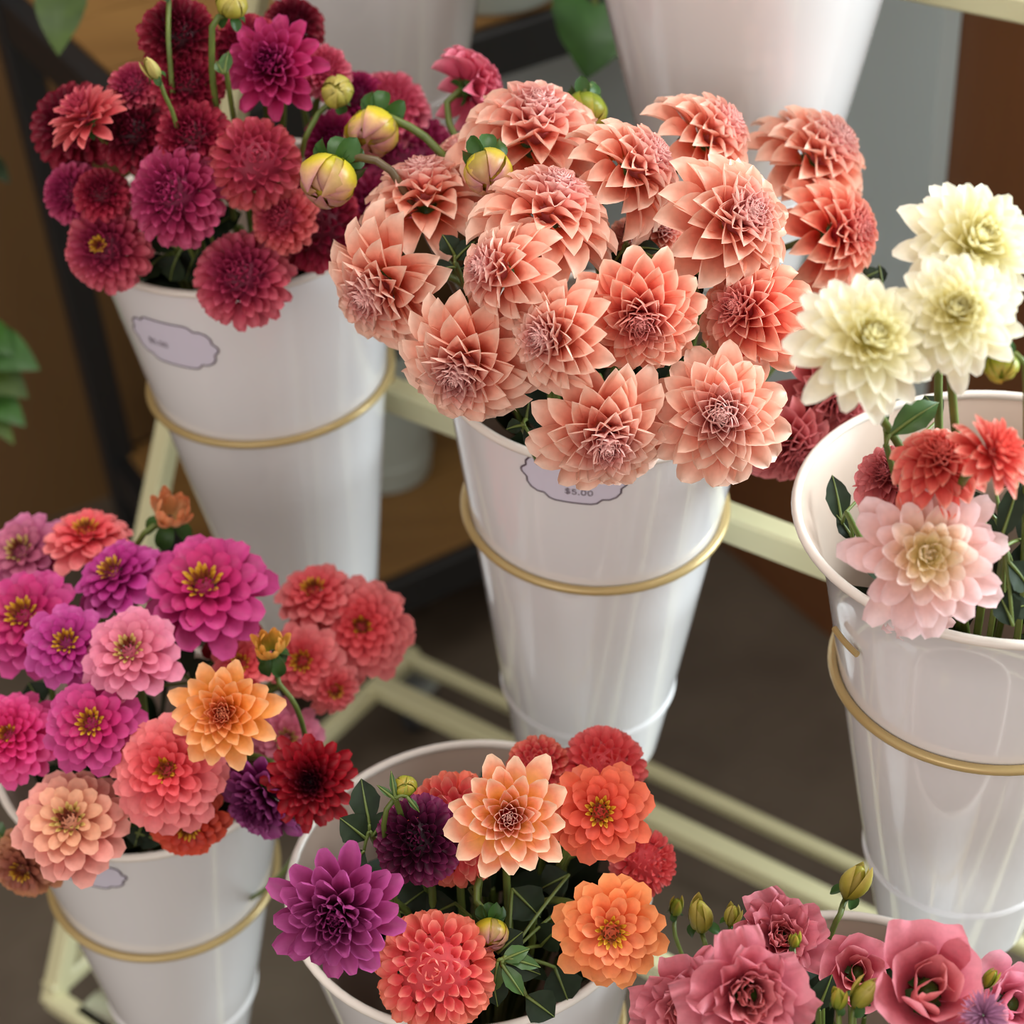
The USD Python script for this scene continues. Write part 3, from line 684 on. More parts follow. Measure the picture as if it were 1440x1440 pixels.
def stem_to(b, P, axis, R, seed, r=.0024):
    rng = np.random.default_rng(seed + 5); c = CEN[b]; ax = FR[b][0]
    p0 = P - axis * .28 * R; lat = (P - c) - ax * ((P - c) @ ax); n = np.linalg.norm(lat)
    lat = lat * min(1, .062 / max(n, 1e-6))
    mid = c + lat - ax * .008; end = c + ax * (BK[b][4] * .72) - lat * .35 + np.array([*rng.normal(0, .008, 2), 0])
    return np.vstack([bezier([p0, p0 - axis * .045, mid - ax * .05, mid], 9), bezier([mid, mid + (mid - (mid - ax * .05)) * .9, end], 8)[1:]]), r


def flower(kind, cat, b, x, y, d, ax, ay, dd, style, mat, label, group=None, seed=None, flat=1.0, push=.22, scale=1.0, stem='stem', n_scale=1.0, centre='floret', away=0.0, disc=0.0):
    seed = seed if seed is not None else int(x * 7 + y * 13)
    C, k = place(b, x, y, dd); R = d / 2 / F_PX * k * scale * (1 + .22 * min(1, ax * ax + ay * ay)**.5); a = axis_of(ax, ay) if not away else unit(ax * CR + ay * CU + away * CF)
    Pq = C - a * push * R
    th = thing(kind, label, cat, Pq, group)
    head(th, Pq, a, R, style, mat, seed, flat, centre=centre, n_scale=n_scale, disc=disc)
    pts, r = stem_to(b, Pq, a, R, seed)
    obj('stem', tube(pts, r, 7), M[stem], th, True)
    return th


G1 = 'raspberry and maroon dahlias in the back left bucket'
for x, y, d, ax, ay, dd, sty, mat, lab in [
    (236, 270, 138, -.30, .02, 0, 'openball', 'raspberry', 'large raspberry pink ball dahlia in the middle of the back left bucket'),
    (360, 224, 128, .16, .05, 0, 'ball', 'salmon', 'salmon red ball dahlia right of the large raspberry one'),
    (335, 382, 136, -.10, .22, -.01, 'openball', 'pinkrose', 'salmon rose dahlia hanging over the front rim of the back left bucket'),
    (143, 346, 122, -.14, 0, 0, 'openball', 'pinkrose', 'rose dahlia with a yellow eye at the left rim of the back left bucket'),
    (380, 90, 152, -.12, .05, .005, 'cupped', 'magenta_d', 'magenta dahlia with a dark purple heart, below the white bucket'),
    (116, 158, 112, -.42, .62, -.01, 'sideflower', 'salmon', 'light salmon dahlia seen from the side, at far left in front of a maroon one'),
    (92, 168, 124, -.3, .2, .03, 'openball', 'maroon', 'maroon dahlia behind the light salmon one at far left'),
    (92, 268, 84, -.35, .05, .01, 'openball', 'raspberry', 'small mauve raspberry dahlia at the left edge above the yellow eyed one'),
    (142, 266, 76, .1, .3, .01, 'openball', 'crimson', 'small crimson dahlia between the mauve one and the large raspberry one'),
    (250, 42, 112, .1, .15, .01, 'openball', 'maroon', 'topmost maroon dahlia under the two thin green stems'),
    (184, 116, 76, -.2, .3, .02, 'openball', 'pinkrose', 'small rose dahlia beside the cream bud'),
    (262, 112, 104, .1, .1, .02, 'openball', 'crimson', 'crimson dahlia directly under the topmost maroon one'),
    (182, 180, 108, -.1, .1, .02, 'openball', 'maroon', 'very dark maroon dahlia above the large raspberry one'),
    (266, 186, 106, -.1, .1, .015, 'openball', 'crimson', 'dark crimson dahlia left of the salmon red ball'),
    (440, 312, 136, .1, -.1, .01, 'ball', 'crimson', 'crimson ball dahlia by the right rim of the back left bucket'),
    (392, 304, 92, -.3, .1, .0, 'openball', 'salmon', 'salmon dahlia half in front of the crimson ball at the right rim'),
    (338, 58, 100, -.3, .3, .03, 'openball', 'crimson', 'crimson dahlia partly behind the magenta one'),
    (412, 28, 84, .1, .3, .06, 'openball', 'maroon', 'dark maroon dahlia against the lower edge of the top left bucket'),
    (456, 92, 76, .2, .3, .03, 'openball', 'rosepom', 'light rose dahlia right behind the magenta one'),
    (548, 140, 110, .1, .4, .04, 'openball', 'rosepom', 'bright rose dahlia behind the nodding buds under the white bucket'),
    (576, 218, 140, .2, .1, .03, 'ball', 'raspberry', 'raspberry dahlia behind the long arching bud stem'),
    (528, 288, 104, .1, -.1, .04, 'openball', 'raspberry', 'raspberry dahlia low behind the nearest nodding bud'),
    (468, 196, 92, 0, .1, .05, 'openball', 'magenta_d', 'deep magenta dahlia behind the two middle buds'),
    (500, 132, 80, 0, .2, .06, 'openball', 'magenta_d', 'small deep magenta dahlia right of the round olive bud')]:
    flower('dahlia', 'dahlia', 'M1', x, y, d, ax, ay, dd, sty, mat, lab, G1, disc=.09 if x == 143 else 0)

flower('dahlia', 'dahlia', 'M2', 676, 118, 108, .80, .32, .06, 'backswept', 'rosepom', 'rose pink dahlia turned away, with its green back showing, above the peach coral dahlias', None, away=.28)

G2 = 'peach coral dahlias in the middle bucket'
for x, y, d, ax, ay, dd, sty, mat, lab in [
    (548, 398, 178, -.50, -.42, -.01, 'decorative', 'coral', 'peach coral dahlia at far left of the middle bucket, facing down left'),
    (600, 294, 158, -.1, .74, .03, 'backswept', 'coral', 'peach coral dahlia facing upward under the bent bud stem'),
    (662, 503, 190, -.28, -.48, -.015, 'decorative', 'coral', 'large peach coral dahlia over the left rim of the middle bucket'),
    (716, 386, 140, -.66, .12, -.02, 'backswept', 'coral', 'peach coral dahlia facing left in the centre left of the middle bucket'),
    (766, 318, 180, .25, .66, .005, 'backswept', 'coral', 'peach coral dahlia with arched petals facing upward, behind the one facing left'),
    (748, 206, 196, .1, .58, .04, 'backswept', 'coral', 'peach coral dahlia at the back left of the middle bucket, below the big green leaf'),
    (880, 246, 152, .62, .38, .02, 'backswept', 'coral', 'peach coral dahlia in profile with its green calyx showing, back of the middle bucket'),
    (988, 200, 140, .62, .38, .04, 'backswept', 'coral', 'peach coral dahlia in profile in front of the top bucket'),
    (1140, 230, 158, .5, .44, .05, 'backswept', 'coral', 'peach coral dahlia at the back right of the middle bucket'),
    (1022, 318, 196, .42, .18, -.005, 'decorative', 'coral', 'large peach coral dahlia turned right in the upper middle of the bouquet'),
    (1166, 330, 144, .62, .08, .02, 'backswept', 'deep_coral', 'peach coral dahlia in profile at the right edge above the white dahlia'),
    (898, 440, 172, .0, -.34, -.01, 'decorative', 'deep_coral', 'deep coral dahlia in the centre facing downward'),
    (1060, 446, 152, -.50, .16, -.005, 'backswept', 'deep_coral', 'peach coral dahlia left of the nearest white dahlia, facing left'),
    (788, 474, 152, -.55, -.08, -.02, 'decorative', 'coral', 'peach coral dahlia facing left, between the deep coral one and the large left one'),
    (846, 600, 190, .10, -.46, -.02, 'decorative', 'coral', 'peach coral dahlia hanging over the label of the middle bucket'),
    (1010, 586, 204, -.02, -.02, -.03, 'decorative', 'coral', 'peach coral dahlia facing straight forward over the right rim of the middle bucket'),
    (1166, 545, 140, .3, -.4, .03, 'decorative', 'dusky', 'dusky rose dahlia hidden under the nearest white dahlia'),
    (1108, 622, 116, .3, -.5, .02, 'decorative', 'dusky', 'dusky red dahlia low between the middle and right buckets'),
    (652, 226, 84, -.3, .5, .06, 'backswept', 'coral', 'peach coral dahlia half hidden at the upper left behind a nodding bud'),
    (930, 330, 90, .1, .2, .085, 'backswept', 'coral', 'peach coral dahlia deep inside the bouquet behind the deep coral one'),
    (890, 340, 80, -.3, .2, .09, 'backswept', 'coral', 'peach coral dahlia in the shade under the profile dahlia with green calyx')]:
    flower('dahlia', 'dahlia', 'M2', x, y, d, ax * 1.15, ay * 1.15, dd, sty, mat, lab, G2, push=-.10, scale=1.05)

G3 = 'dahlias in the right bucket'
for x, y, d, ax, ay, dd, sty, mat, lab in [
    (1226, 474, 210, .16, .22, -.04, 'white', 'white', 'nearest cream white dahlia, beside the peach coral dahlias'),
    (1346, 436, 196, -.10, .16, .0, 'white', 'white', 'cream white dahlia in the middle of the three white ones'),
    (1376, 338, 206, .22, .25, .04, 'white', 'white', 'rearmost and highest cream white dahlia'),
    (1308, 780, 256, -.02, -.02, -.02, 'blush', 'blush', 'large blush pink dahlia with a cream yellow heart over the right rim'),
    (1288, 858, 120, -.2, -.5, .012, 'blush', 'blush', 'blush pink dahlia hanging below the large blush one'),
    (1322, 644, 126, -.10, .55, .02, 'backswept', 'red_coral', 'red coral dahlia directly above the large blush pink one'),
    (1404, 632, 118, .48, .48, .0, 'sideflower', 'red_coral', 'red coral dahlia in profile at the right edge with a green calyx'),
    (1248, 668, 104, -.45, .35, .05, 'backswept', 'dusky', 'salmon rose dahlia in shade inside the right bucket')]:
    flower('dahlia', 'dahlia', 'M3', x, y, d, ax, ay, dd, sty, mat, lab, G3)

G4 = 'zinnias in the bottom left bucket'
for x, y, d, ax, ay, dd, sty, mat, lab in [
    (285, 818, 182, .0, .50, 0, 'zinnia', 'zmagenta', 'large magenta zinnia below the back left white bucket'),
    (180, 912, 142, .0, .42, -.01, 'zinnia', 'zpink', 'clear pink zinnia in the middle of the bottom left bucket'),
    (92, 902, 124, .1, .35, .0, 'zinnia', 'zpurple', 'purple pink zinnia just left of the clear pink one'),
    (30, 862, 156, -.05, .45, .01, 'zinnia', 'zmagenta', 'magenta zinnia at the left edge behind the purple pink one'),
    (26, 772, 134, -.2, .45, .03, 'zinnia', 'zmauve', 'mauve zinnia at the left edge, upper row'),
    (120, 742, 114, .0, .80, .03, 'zinnia', 'zcoral', 'flat coral zinnia seen edge on at upper left'),
    (155, 800, 124, -.35, .62, .02, 'zinnia', 'zpurple', 'purple pink zinnia with a bright yellow disc, tilted to the left'),
    (126, 1016, 142, .0, .28, -.01, 'zinnia', 'zmagenta', 'magenta zinnia with golden stamens above the peach zinnia'),
    (10, 1032, 132, -.1, .3, .0, 'zinnia_dense', 'zhot', 'hot pink dense zinnia cut by the left edge'),
    (234, 1082, 168, .05, .22, -.02, 'zinnia_dense', 'zcoral', 'large coral pink zinnia under the amber dahlia'),
    (96, 1152, 164, .02, .42, -.02, 'zinnia', 'zpeach', 'peach zinnia over the front rim of the bottom left bucket'),
    (508, 880, 146, .05, .22, .0, 'zinnia_dense', 'zcoral', 'coral pink zinnia at the right end, beside the bucket foot'),
    (440, 826, 110, -.1, .70, .03, 'zinnia', 'zcoral', 'coral zinnia seen edge on behind the right end one'),
    (424, 930, 116, .0, .1, .04, 'zinnia', 'zcoral', 'coral zinnia behind the orange tipped bud'),
    (472, 972, 78, .4, -.3, .03, 'zinnia', 'zcoral', 'small coral zinnia hanging right of the orange tipped bud'),
    (338, 932, 96, .0, .3, .03, 'zinnia', 'zcoral', 'coral zinnia half hidden behind the amber dahlia'),
    (326, 900, 92, .0, .2, .06, 'zinnia', 'darkred', 'dark crimson zinnia in the shade under the large magenta one'),
    (402, 1040, 112, .2, .1, .06, 'zinnia', 'zpink', 'rose zinnia behind the dark red dahlia'),
    (264, 1166, 114, .1, -.40, .0, 'zinnia', 'zred', 'red orange zinnia hanging at the front rim of the bottom left bucket'),
    (28, 1226, 104, -.2, -.35, .0, 'zinnia', 'faded', 'faded brownish peach zinnia drooping at the left edge')]:
    flower('zinnia', 'zinnia', 'B1', x, y, d, ax, ay, dd, sty, mat, lab, G4, centre='floret_pale' if mat in ('zpeach', 'zmauve', 'zpink') else 'floret')
flower('dahlia', 'dahlia', 'B1', 311, 1004, 168, -.03, .10, -.045, 'waterlily', 'amber', 'amber orange dahlia with pointed petals in front of the coral zinnias')
flower('dahlia', 'dahlia', 'B1', 362, 1130, 138, -.42, -.48, -.02, 'cupped', 'purple2', 'violet dahlia seen from the side under the dark red dahlia')
flower('dahlia', 'dahlia', 'B1', 436, 1100, 138, .05, .08, -.06, 'darkred', 'darkred', 'dark red dahlia with a blackish heart between the two bottom buckets', stem='stem_dark')

G5 = 'mixed flowers in the bottom middle bucket'
for kind, x, y, d, ax, ay, dd, sty, mat, lab in [
    ('dahlia', 472, 1290, 204, -.06, -.06, -.05, 'cupped', 'purple', 'large purple dahlia at the left rim of the bottom middle bucket'),
    ('dahlia', 610, 1366, 164, -.02, .22, -.01, 'ball', 'ballcoral', 'coral ball dahlia over the front rim of the bottom middle bucket'),
    ('dahlia', 634, 1166, 160, -.1, .15, .03, 'ball', 'ballcoral', 'coral ball dahlia behind the yellow and pink dahlia'),
    ('dahlia', 584, 1182, 124, -.15, .15, -.005, 'openball', 'darkpurple', 'blackish purple dahlia left of the yellow and pink one'),
    ('dahlia', 716, 1150, 188, .05, .10, -.03, 'waterlily', 'sunset', 'yellow and pink dahlia with pale tips in the bottom middle bucket'),
    ('zinnia', 844, 1142, 154, -.02, .18, -.02, 'zinnia', 'zredorange', 'coral orange zinnia at the back right of the bottom middle bucket'),
    ('zinnia', 860, 1312, 168, .02, .05, -.02, 'zinnia', 'zorange', 'bright orange zinnia at the right rim of the bottom middle bucket'),
    ('dahlia', 850, 1076, 116, .05, .35, .03, 'ball', 'pompink', 'coral pink pompon dahlia at the top of the bottom middle bouquet'),
    ('dahlia', 757, 1074, 84, .0, .35, .05, 'ball', 'ballcoral', 'small coral dahlia behind the yellow and pink one, by the bucket foot'),
    ('dahlia', 918, 1214, 86, .55, .1, .03, 'ball', 'pompink', 'coral pink pompon dahlia in profile at the right of the bottom middle bouquet')]:
    flower(kind, kind, 'B2', x, y, d, ax, ay, dd, sty, mat, lab, G5)

G6 = 'rose lisianthus in the bottom right bucket'
for x, y, d, ax, ay, dd, sty, mat, lab in [
    (1052, 1400, 176, .05, .10, -.03, 'lisianthus', 'lisi', 'full rose lisianthus in front, second from the left'),
    (968, 1420, 150, -.3, .1, -.01, 'lisianthus', 'lisi', 'leftmost rose lisianthus at the bottom edge'),
    (1100, 1318, 124, .05, .40, .03, 'lisianthus', 'lisi', 'rose lisianthus at the back beside the tall bud'),
    (1306, 1392, 172, .05, .45, -.02, 'lisicup', 'lisi', 'large cup shaped rose lisianthus with a ruffled lip'),
    (1206, 1368, 104, .0, .35, .04, 'lisicup', 'lisi', 'rose lisianthus in shade between the full one and the cup shaped one'),
    (1424, 1412, 126, .2, .3, .0, 'lisicup', 'lisi_light', 'light pink lisianthus at the bottom right corner')]:
    flower('lisianthus', 'flower', 'B3', x, y, d, ax, ay, dd, sty, mat, lab, G6, push=0)


def bud(kind, b, x, y, d, ax, ay, dd, mat, label, stem_px, style='bud', sep=7, r=.0022, k=None, scale=1.0, n_scale=1.0, smat='stem', group=None):
    """stem_px: way points of the stem as (x, y, distance behind the bud)"""
    if k is None: C, k = place(b, x, y, dd)
    else: C = EYE + ray(x, y) * k
    R = d / 2 / F_PX * k * scale; a = axis_of(ax, ay)
    th = thing(kind, label, 'bud', C, group)
    Bq = head(th, C, a, R, style, mat, int(x * 3 + y), calyx=False, sep=sep, n_scale=n_scale)
    if style != 'openbud':
        core = trimesh.creation.icosphere(2, 1.0); s = np.array([.70, .70, .60]) if style == 'bud' else np.array([.44, .44, 1.0])
        V = C + (core.vertices * s * R) @ Bq
        obj('core', (V, core.faces), P_[mat], th, True, np.full((len(V), 2), .5))
    way = [C - a * R * (.60 if style != 'longbud' else 1.25), C - a * R * (.9 if style != 'longbud' else 1.5)] + [EYE + ray(px, py) * (k + q) for px, py, q in stem_px]
    if b: way += [CEN[b] + FR[b][0] * (BK[b][4] * .6)]
    way = np.array(way); t = np.concatenate([[0], np.cumsum(np.linalg.norm(np.diff(way, axis=0), axis=1))])
    from scipy.interpolate import PchipInterpolator
    pts = PchipInterpolator(t, way)(np.linspace(0, t[-1], 40))
    obj('stem', tube(pts, r, 8), M[smat], th, True)
    return th


bud('dahlia_bud', 'M2', 462, 252, 92, -.30, -.72, -.05, 'bud_yellow', 'big nodding yellow and pink dahlia bud hanging on a brown stem at left', [(518, 222, 0), (548, 238, .0), (575, 282, .01), (597, 322, .02)], smat='stem_dark', r=.0026, sep=9)
bud('dahlia_bud', 'M2', 524, 184, 82, -.25, -.75, .0, 'bud_yellow', 'nodding yellow green dahlia bud on a long arching green stem', [(552, 168, 0), (592, 188, .0), (628, 224, .0), (650, 252, .01)], r=.0027)
bud('dahlia_bud', 'M2', 686, 240, 76, .05, -.75, -.01, 'bud_yellow', 'nodding yellow green dahlia bud among the peach coral dahlias', [(690, 205, .01), (702, 200, .03), (712, 230, .05)], r=.002)
bud('dahlia_bud', 'M2', 824, 156, 66, .05, -.72, .05, 'bud_plain', 'dark green nodding dahlia bud under the big green leaf', [(824, 122, .0), (836, 120, .02), (840, 160, .05)], r=.002)
bud('dahlia_bud', 'M1', 474, 130, 52, .05, .10, -.02, 'bud_green', 'round olive dahlia bud facing the camera on a thin stem', [(455, 150, .015), (436, 180, .01), (426, 205, .02)], sep=5, r=.0018)
bud('dahlia_bud', 'M1', 214, 96, 34, -.3, .55, -.02, 'bud_cream', 'small cream bud beside the rose dahlia at upper left', [(226, 120, .01), (240, 150, .02)], style='longbud', sep=4, r=.0015)
bud('dahlia_bud', 'M1', 326, 8, 48, .2, .55, -.03, 'bud_green', 'yellow green bud at the top edge on a pale stem', [(302, 24, .0), (298, 60, .01), (300, 120, .03)], sep=5, r=.0022)
bud('dahlia_bud', 'M1', 234, -30, 40, .0, .7, -.03, 'bud_green', 'thin upright green stem rising past the top edge at upper left', [(237, 60, .0), (246, 150, .02)], sep=4, r=.0017)
bud('dahlia_bud', 'M3', 1408, 516, 52, -.1, -.75, .02, 'bud_plain', 'glossy green and bronze bud right under the white dahlias', [(1436, 500, .0), (1444, 560, .01)], sep=5, r=.002)
bud('dahlia_bud', 'B1', 380, 908, 66, -.05, .62, -.03, 'bud_orange', 'half open bud with orange tips and green sepals', [(392, 960, .01), (412, 985, .01), (428, 1030, .03)], style='openbud', sep=7, r=.0018)
bud('dahlia_bud', 'B1', 240, 718, 80, .25, .55, .01, 'tulip', 'faded orange half closed flower beside the stand leg', [(215, 740, .0), (190, 770, .01), (176, 800, .03)], style='openbud', sep=5, r=.002)
bud('dahlia_bud', 'B2', 570, 1106, 36, .15, .35, -.03, 'bud_plain', 'small green bud with narrow leaves in the bottom middle bucket', [(548, 1130, .0), (540, 1170, .01)], sep=5, r=.0016)
bud('dahlia_bud', 'B2', 690, 1312, 56, .05, -.62, .02, 'bud_yellow', 'nodding yellow green bud inside the bottom middle bucket', [(668, 1262, .02), (676, 1230, .03), (672, 1270, .05)], sep=9, r=.002)
GB = 'pointed lisianthus buds'
bud('lisianthus_bud', 'B3', 985, 1286, 54, -.1, .80, .02, 'bud_green', 'pale yellow lisianthus bud, largest of the left three', [(990, 1322, 0), (1000, 1370, .02)], 'longbud', 3, .0016, group=GB)
bud('lisianthus_bud', 'B3', 1030, 1286, 34, .1, .80, .03, 'bud_green', 'slim yellow lisianthus bud right of the largest of the left three', [(1028, 1312, 0), (1030, 1360, .02)], 'longbud', 3, .0014, group=GB)
bud('lisianthus_bud', 'B3', 951, 1275, 30, .05, .80, .02, 'bud_plain', 'small green lisianthus bud beside the bright orange zinnia', [(948, 1310, 0), (962, 1350, .01)], 'longbud', 3, .0014, group=GB)
bud('lisianthus_bud', 'B3', 1202, 1238, 56, .22, .78, .02, 'bud_green', 'tall yellow lisianthus bud standing against the right bucket', [(1182, 1285, 0), (1164, 1330, .01), (1156, 1400, .02)], 'longbud', 3, .0018, group=GB)
bud('lisianthus_bud', 'B3', 1216, 1396, 50, .35, .75, -.01, 'bud_green', 'yellow green lisianthus bud leaning right at the bottom edge', [(1200, 1440, 0), (1190, 1480, .01)], 'longbud', 3, .0018, group=GB)
bud('lisianthus_bud', 'B3', 1180, 1404, 36, -.05, .78, -.015, 'bud_plain', 'green lisianthus bud left of the leaning one at the bottom edge', [(1180, 1440, 0), (1180, 1480, .01)], 'longbud', 3, .0016, group=GB)
bud('lisianthus_bud', 'B3', 1117, 1322, 24, .0, .80, -.03, 'bud_plain', 'tiny green lisianthus bud in front of the back rose lisianthus', [(1117, 1350, 0), (1112, 1420, .01)], 'longbud', 3, .0012, group=GB)
bud('lisianthus_bud', 'B3', 1392, 1376, 30, .35, .75, -.02, 'bud_plain', 'green lisianthus bud at the edge of the light pink lisianthus', [(1378, 1400, 0), (1370, 1450, .01)], 'longbud', 3, .0014, group=GB)

# astrantia: a pincushion of fine florets on a collar
C, k = place('B3', 1384, 1428, -.04); R = 34 / F_PX * k; a = axis_of(0, .3)
th = thing('astrantia', 'spiky dusky mauve pincushion flower in front of the light pink lisianthus', 'flower', C); Bq = basis(a, 0); fl = []
for i in range(70):
    q = math.sqrt((i + .5) / 70)
    V, F, UV = petal(i * GOLD, .15 * R * q, -.1 * R, D(95 * q), D(88 * q), R * .95, .035 * R, .8, 'strap', .2, 3, 2); fl.append((C + V @ Bq, F, UV))
V, F, UV = join(fl); obj('florets', (V, F), P_['astra'], th, True, UV, kind='stuff')
for i in range(9):
    V, F, UV = petal(i * .698, .12 * R, -.16 * R, D(86), D(70), R * .9, .17 * R, .6, 'pointed', 0); obj('bract', (C + V @ Bq, F), P_['astra'], th, True, UV)
obj('stem', tube(stem_to('B3', C, a, R, 3)[0], .0014, 6), M['stem'], th, True)

# ---------------------------------------------------------------- greenery


def sprig(b, label, root_px, leaves, mat='leaf_dark', dd=.04, group=None, k=None, r=.0018):
    """a cut leafy stem: leaves = (base x, y, tip x, y, half width in the frame, distance of base, distance of tip)"""
    if k is None: C, k = place(b, *root_px, dd)
    else: C = EYE + ray(*root_px) * k
    th = thing('leafy_stem', label, 'leaves', C, group)
    for x0, y0, x1, y1, w, q0, q1 in leaves:
        p, q = EYE + ray(x0, y0) * (k + q0), EYE + ray(x1, y1) * (k + q1)
        X, F = leaf_mesh(p, q, -CF + UP * .6, w / F_PX * k, droop=.10, fold=.22, serr=.04)
        lf = obj('leaf', (X, F), M[mat], th, True)
        n = 11; mid = X.reshape(n, 5, 3)[:, 2]
        obj('midrib', tube(mid + (-CF) * .0006, np.linspace(.0011, .0003, n), 5), M['stem'], lf, True)
        obj('leaf_stalk', tube(bezier([C, (C + p) / 2 + UP * .004, p], 6), .0011, 6), M['stem'], th, True)
    if b:
        end = CEN[b] + FR[b][0] * (BK[b][4] * .6)
        obj('stem', tube(bezier([C, (C * .5 + end * .5) + UP * .01, end], 10), r, 7), M['stem'], th, True)
    return th


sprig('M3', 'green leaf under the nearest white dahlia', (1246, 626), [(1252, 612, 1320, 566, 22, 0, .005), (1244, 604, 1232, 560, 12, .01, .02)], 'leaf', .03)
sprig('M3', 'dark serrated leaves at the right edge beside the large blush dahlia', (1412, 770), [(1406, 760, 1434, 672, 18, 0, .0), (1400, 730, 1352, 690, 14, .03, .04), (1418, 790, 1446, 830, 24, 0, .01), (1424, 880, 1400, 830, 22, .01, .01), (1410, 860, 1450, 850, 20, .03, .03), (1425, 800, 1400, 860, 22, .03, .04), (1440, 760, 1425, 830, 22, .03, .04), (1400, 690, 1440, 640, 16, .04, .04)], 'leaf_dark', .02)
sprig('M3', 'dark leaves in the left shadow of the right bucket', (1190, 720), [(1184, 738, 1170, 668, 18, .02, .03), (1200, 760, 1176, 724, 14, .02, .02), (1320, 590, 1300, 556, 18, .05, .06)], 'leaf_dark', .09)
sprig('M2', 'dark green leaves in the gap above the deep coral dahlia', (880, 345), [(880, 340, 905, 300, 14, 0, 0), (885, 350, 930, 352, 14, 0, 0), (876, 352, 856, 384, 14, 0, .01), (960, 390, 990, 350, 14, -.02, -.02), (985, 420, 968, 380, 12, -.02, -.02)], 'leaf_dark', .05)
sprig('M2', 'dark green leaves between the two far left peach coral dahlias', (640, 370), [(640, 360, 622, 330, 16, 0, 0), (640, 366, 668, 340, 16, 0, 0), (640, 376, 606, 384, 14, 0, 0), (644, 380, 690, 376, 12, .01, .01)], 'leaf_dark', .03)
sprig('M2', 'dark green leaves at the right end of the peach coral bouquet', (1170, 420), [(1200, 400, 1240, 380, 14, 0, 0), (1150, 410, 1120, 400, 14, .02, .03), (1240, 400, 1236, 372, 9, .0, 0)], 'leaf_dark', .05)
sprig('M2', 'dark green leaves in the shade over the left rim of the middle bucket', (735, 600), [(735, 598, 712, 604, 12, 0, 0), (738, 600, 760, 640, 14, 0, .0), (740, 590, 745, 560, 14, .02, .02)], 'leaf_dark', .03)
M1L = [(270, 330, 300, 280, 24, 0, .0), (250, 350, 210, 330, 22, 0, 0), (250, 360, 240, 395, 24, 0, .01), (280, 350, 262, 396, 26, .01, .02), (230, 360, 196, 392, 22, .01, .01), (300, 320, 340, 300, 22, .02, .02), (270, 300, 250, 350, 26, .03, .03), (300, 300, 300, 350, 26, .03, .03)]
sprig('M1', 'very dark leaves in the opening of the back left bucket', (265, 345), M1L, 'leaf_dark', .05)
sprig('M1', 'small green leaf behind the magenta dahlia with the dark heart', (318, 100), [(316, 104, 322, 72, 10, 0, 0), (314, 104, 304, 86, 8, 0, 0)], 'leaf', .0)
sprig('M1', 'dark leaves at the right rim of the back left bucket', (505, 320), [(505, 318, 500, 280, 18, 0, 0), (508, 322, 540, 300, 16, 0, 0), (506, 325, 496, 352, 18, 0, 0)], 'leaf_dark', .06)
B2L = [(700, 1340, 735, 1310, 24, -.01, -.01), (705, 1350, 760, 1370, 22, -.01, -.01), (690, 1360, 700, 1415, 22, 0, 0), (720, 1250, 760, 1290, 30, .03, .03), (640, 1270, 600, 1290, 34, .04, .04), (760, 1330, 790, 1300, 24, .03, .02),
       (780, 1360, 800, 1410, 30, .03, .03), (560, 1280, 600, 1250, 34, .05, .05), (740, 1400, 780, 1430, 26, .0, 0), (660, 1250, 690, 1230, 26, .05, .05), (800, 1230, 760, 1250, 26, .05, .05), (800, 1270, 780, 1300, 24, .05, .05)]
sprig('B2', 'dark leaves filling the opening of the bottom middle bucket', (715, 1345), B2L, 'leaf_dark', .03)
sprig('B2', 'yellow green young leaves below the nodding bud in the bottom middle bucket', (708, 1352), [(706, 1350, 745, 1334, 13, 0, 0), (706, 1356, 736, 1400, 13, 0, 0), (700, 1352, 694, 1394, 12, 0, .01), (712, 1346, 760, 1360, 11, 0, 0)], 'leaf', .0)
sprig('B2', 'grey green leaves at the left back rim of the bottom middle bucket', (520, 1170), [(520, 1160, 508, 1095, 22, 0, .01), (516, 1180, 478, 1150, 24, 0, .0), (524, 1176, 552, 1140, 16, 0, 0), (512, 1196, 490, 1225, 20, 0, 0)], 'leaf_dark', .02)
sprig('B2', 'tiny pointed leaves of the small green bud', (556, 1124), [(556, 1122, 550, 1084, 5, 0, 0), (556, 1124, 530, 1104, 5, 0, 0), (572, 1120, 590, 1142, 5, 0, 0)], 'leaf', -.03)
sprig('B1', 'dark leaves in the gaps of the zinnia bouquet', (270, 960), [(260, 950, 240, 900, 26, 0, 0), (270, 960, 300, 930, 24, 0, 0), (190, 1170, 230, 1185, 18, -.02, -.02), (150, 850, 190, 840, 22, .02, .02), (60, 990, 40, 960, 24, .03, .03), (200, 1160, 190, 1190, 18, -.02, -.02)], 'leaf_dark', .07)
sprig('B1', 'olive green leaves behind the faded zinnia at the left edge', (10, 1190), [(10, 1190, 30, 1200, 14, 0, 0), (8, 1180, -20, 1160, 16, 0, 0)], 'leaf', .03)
sprig('B3', 'dark leaves between the two right lisianthus', (1150, 1420), [(1150, 1420, 1170, 1370, 18, 0, 0), (1150, 1430, 1130, 1390, 18, .01, .01)], 'leaf_dark', .03)

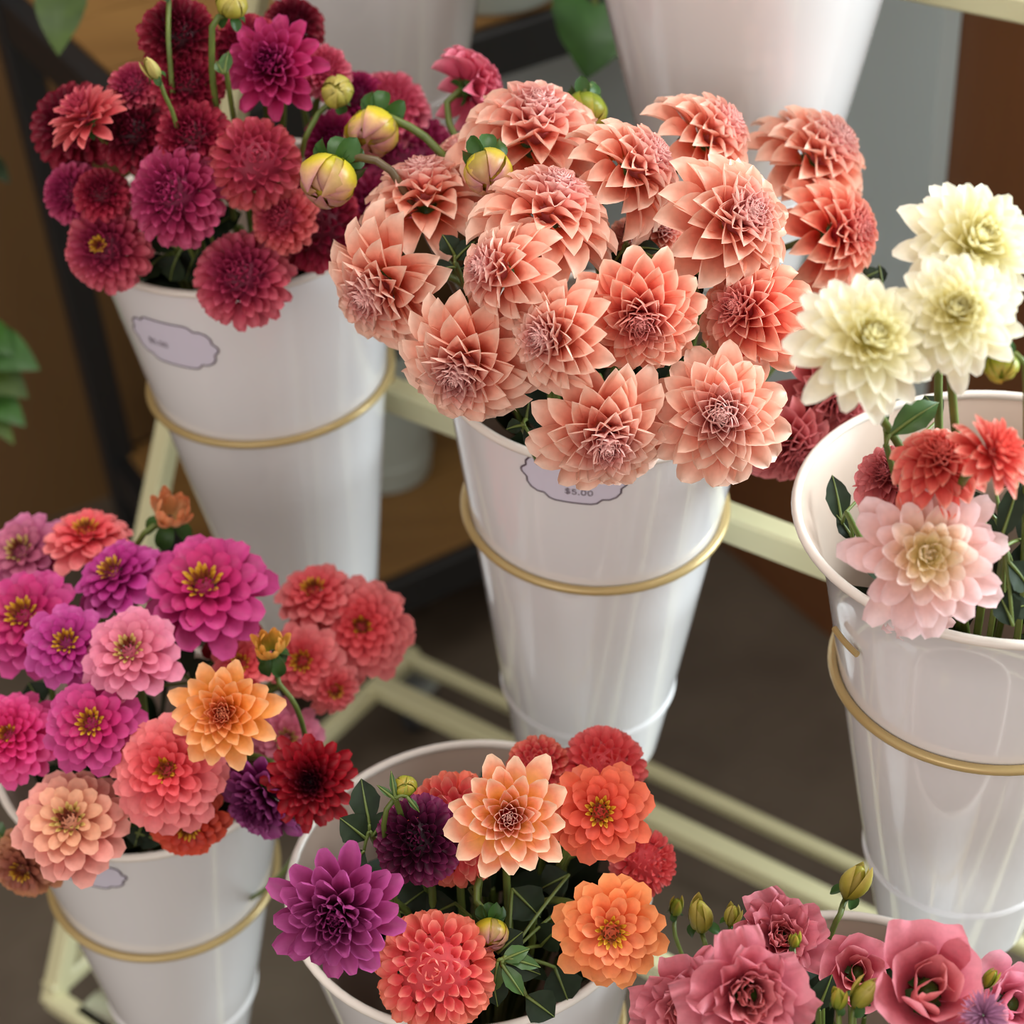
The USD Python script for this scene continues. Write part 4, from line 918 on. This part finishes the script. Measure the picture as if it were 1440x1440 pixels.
def fill(b, label, n, seed, lo, hi, mat='leaf_dark'):
    """the mass of cut leaves standing in a bucket's mouth"""
    rng = np.random.default_rng(seed); c, (ax, e1, e2) = CEN[b], FR[b]
    th = thing('leafy_stem', label, 'leaves', c + ax * .06)
    for i in range(n):
        a, q = rng.uniform(0, 6.28), math.sqrt(rng.uniform(0, 1)); d0 = rng.uniform(lo, hi)
        p = c + ax * (d0 + .03) + RAD[b](.08) * .62 * q * (math.cos(a) * e1 + math.sin(a) * e2)
        a2 = a + rng.uniform(-1.3, 1.3); o = math.cos(a2) * e1 + math.sin(a2) * e2
        L = rng.uniform(.045, .065); tip = p + L * unit(o * .55 - ax * rng.uniform(.2, 1.0))
        lat = (tip - c) - ax * ((tip - c) @ ax); m_ = np.linalg.norm(lat); lim = RAD[b](.05) * .86
        if m_ > lim: tip = tip - lat * (1 - lim / m_)
        X, F = leaf_mesh(p, tip, -ax * .7 + rng.normal(0, .4, 3), L * rng.uniform(.22, .32), droop=.10, fold=.22, serr=.04, nu=6)
        obj('leaf', (X, F), M[mat], th, True)
        obj('stem', tube(bezier([p, p + ax * .06 - lat * .1, c + ax * .2 + o * .01], 6), .0016, 5), M['stem'], th, True)
    return th


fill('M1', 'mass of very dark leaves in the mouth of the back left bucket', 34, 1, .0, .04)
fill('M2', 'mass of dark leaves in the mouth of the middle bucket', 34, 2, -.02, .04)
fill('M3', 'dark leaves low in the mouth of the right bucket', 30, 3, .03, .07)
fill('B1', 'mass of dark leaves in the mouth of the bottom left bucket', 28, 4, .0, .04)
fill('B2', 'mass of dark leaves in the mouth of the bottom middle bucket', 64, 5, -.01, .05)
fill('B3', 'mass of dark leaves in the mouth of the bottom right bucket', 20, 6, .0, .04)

# trailing pothos behind the stand
def vine(label, way, leaves, k):
    C = EYE + ray(*way[0]) * k
    th = thing('pothos_vine', label, 'houseplant', C)
    pts = np.array([EYE + ray(x, y) * k for x, y in way])
    from scipy.interpolate import PchipInterpolator
    t = np.linspace(0, 1, len(pts)); obj('stem', tube(PchipInterpolator(t, pts)(np.linspace(0, 1, 30)), .003, 7), M['stem'], th, True)
    for x0, y0, x1, y1, w, mt in leaves:
        p, q = EYE + ray(x0, y0) * (k - .01), EYE + ray(x1, y1) * (k - .03)
        X, F = leaf_mesh(p, q, -CF + UP * .3 + CR * .2, w / F_PX * k, droop=.12, fold=.18, nu=12, nv=6, shape='heart')
        obj('leaf', (X, F), M[mt], th, True)
    return th


vine('pothos vine with a green leaf hanging at the top left corner', [(70, -160), (78, -60), (86, -14)], [(88, -10, 82, 78, 36, 'pothos_yellow')], 1.55)
vine('variegated pothos vine hanging down at the left edge', [(-30, -100), (-20, 200), (-12, 420), (0, 560)], [(-14, 232, 14, 258, 16, 'leaf_dark'), (-20, 486, 56, 520, 34, 'pothos'), (-16, 520, 40, 560, 30, 'pothos_yellow'), (-10, 560, 36, 600, 24, 'pothos'), (-20, 470, 20, 500, 26, 'pothos'), (-14, 580, 20, 625, 16, 'pothos_yellow')], 1.75)
vine('dark green heart shaped leaf hanging between the two top buckets', [(850, -140), (842, -60), (836, 14)], [(836, 8, 824, 112, 62, 'pothos')], 1.62)
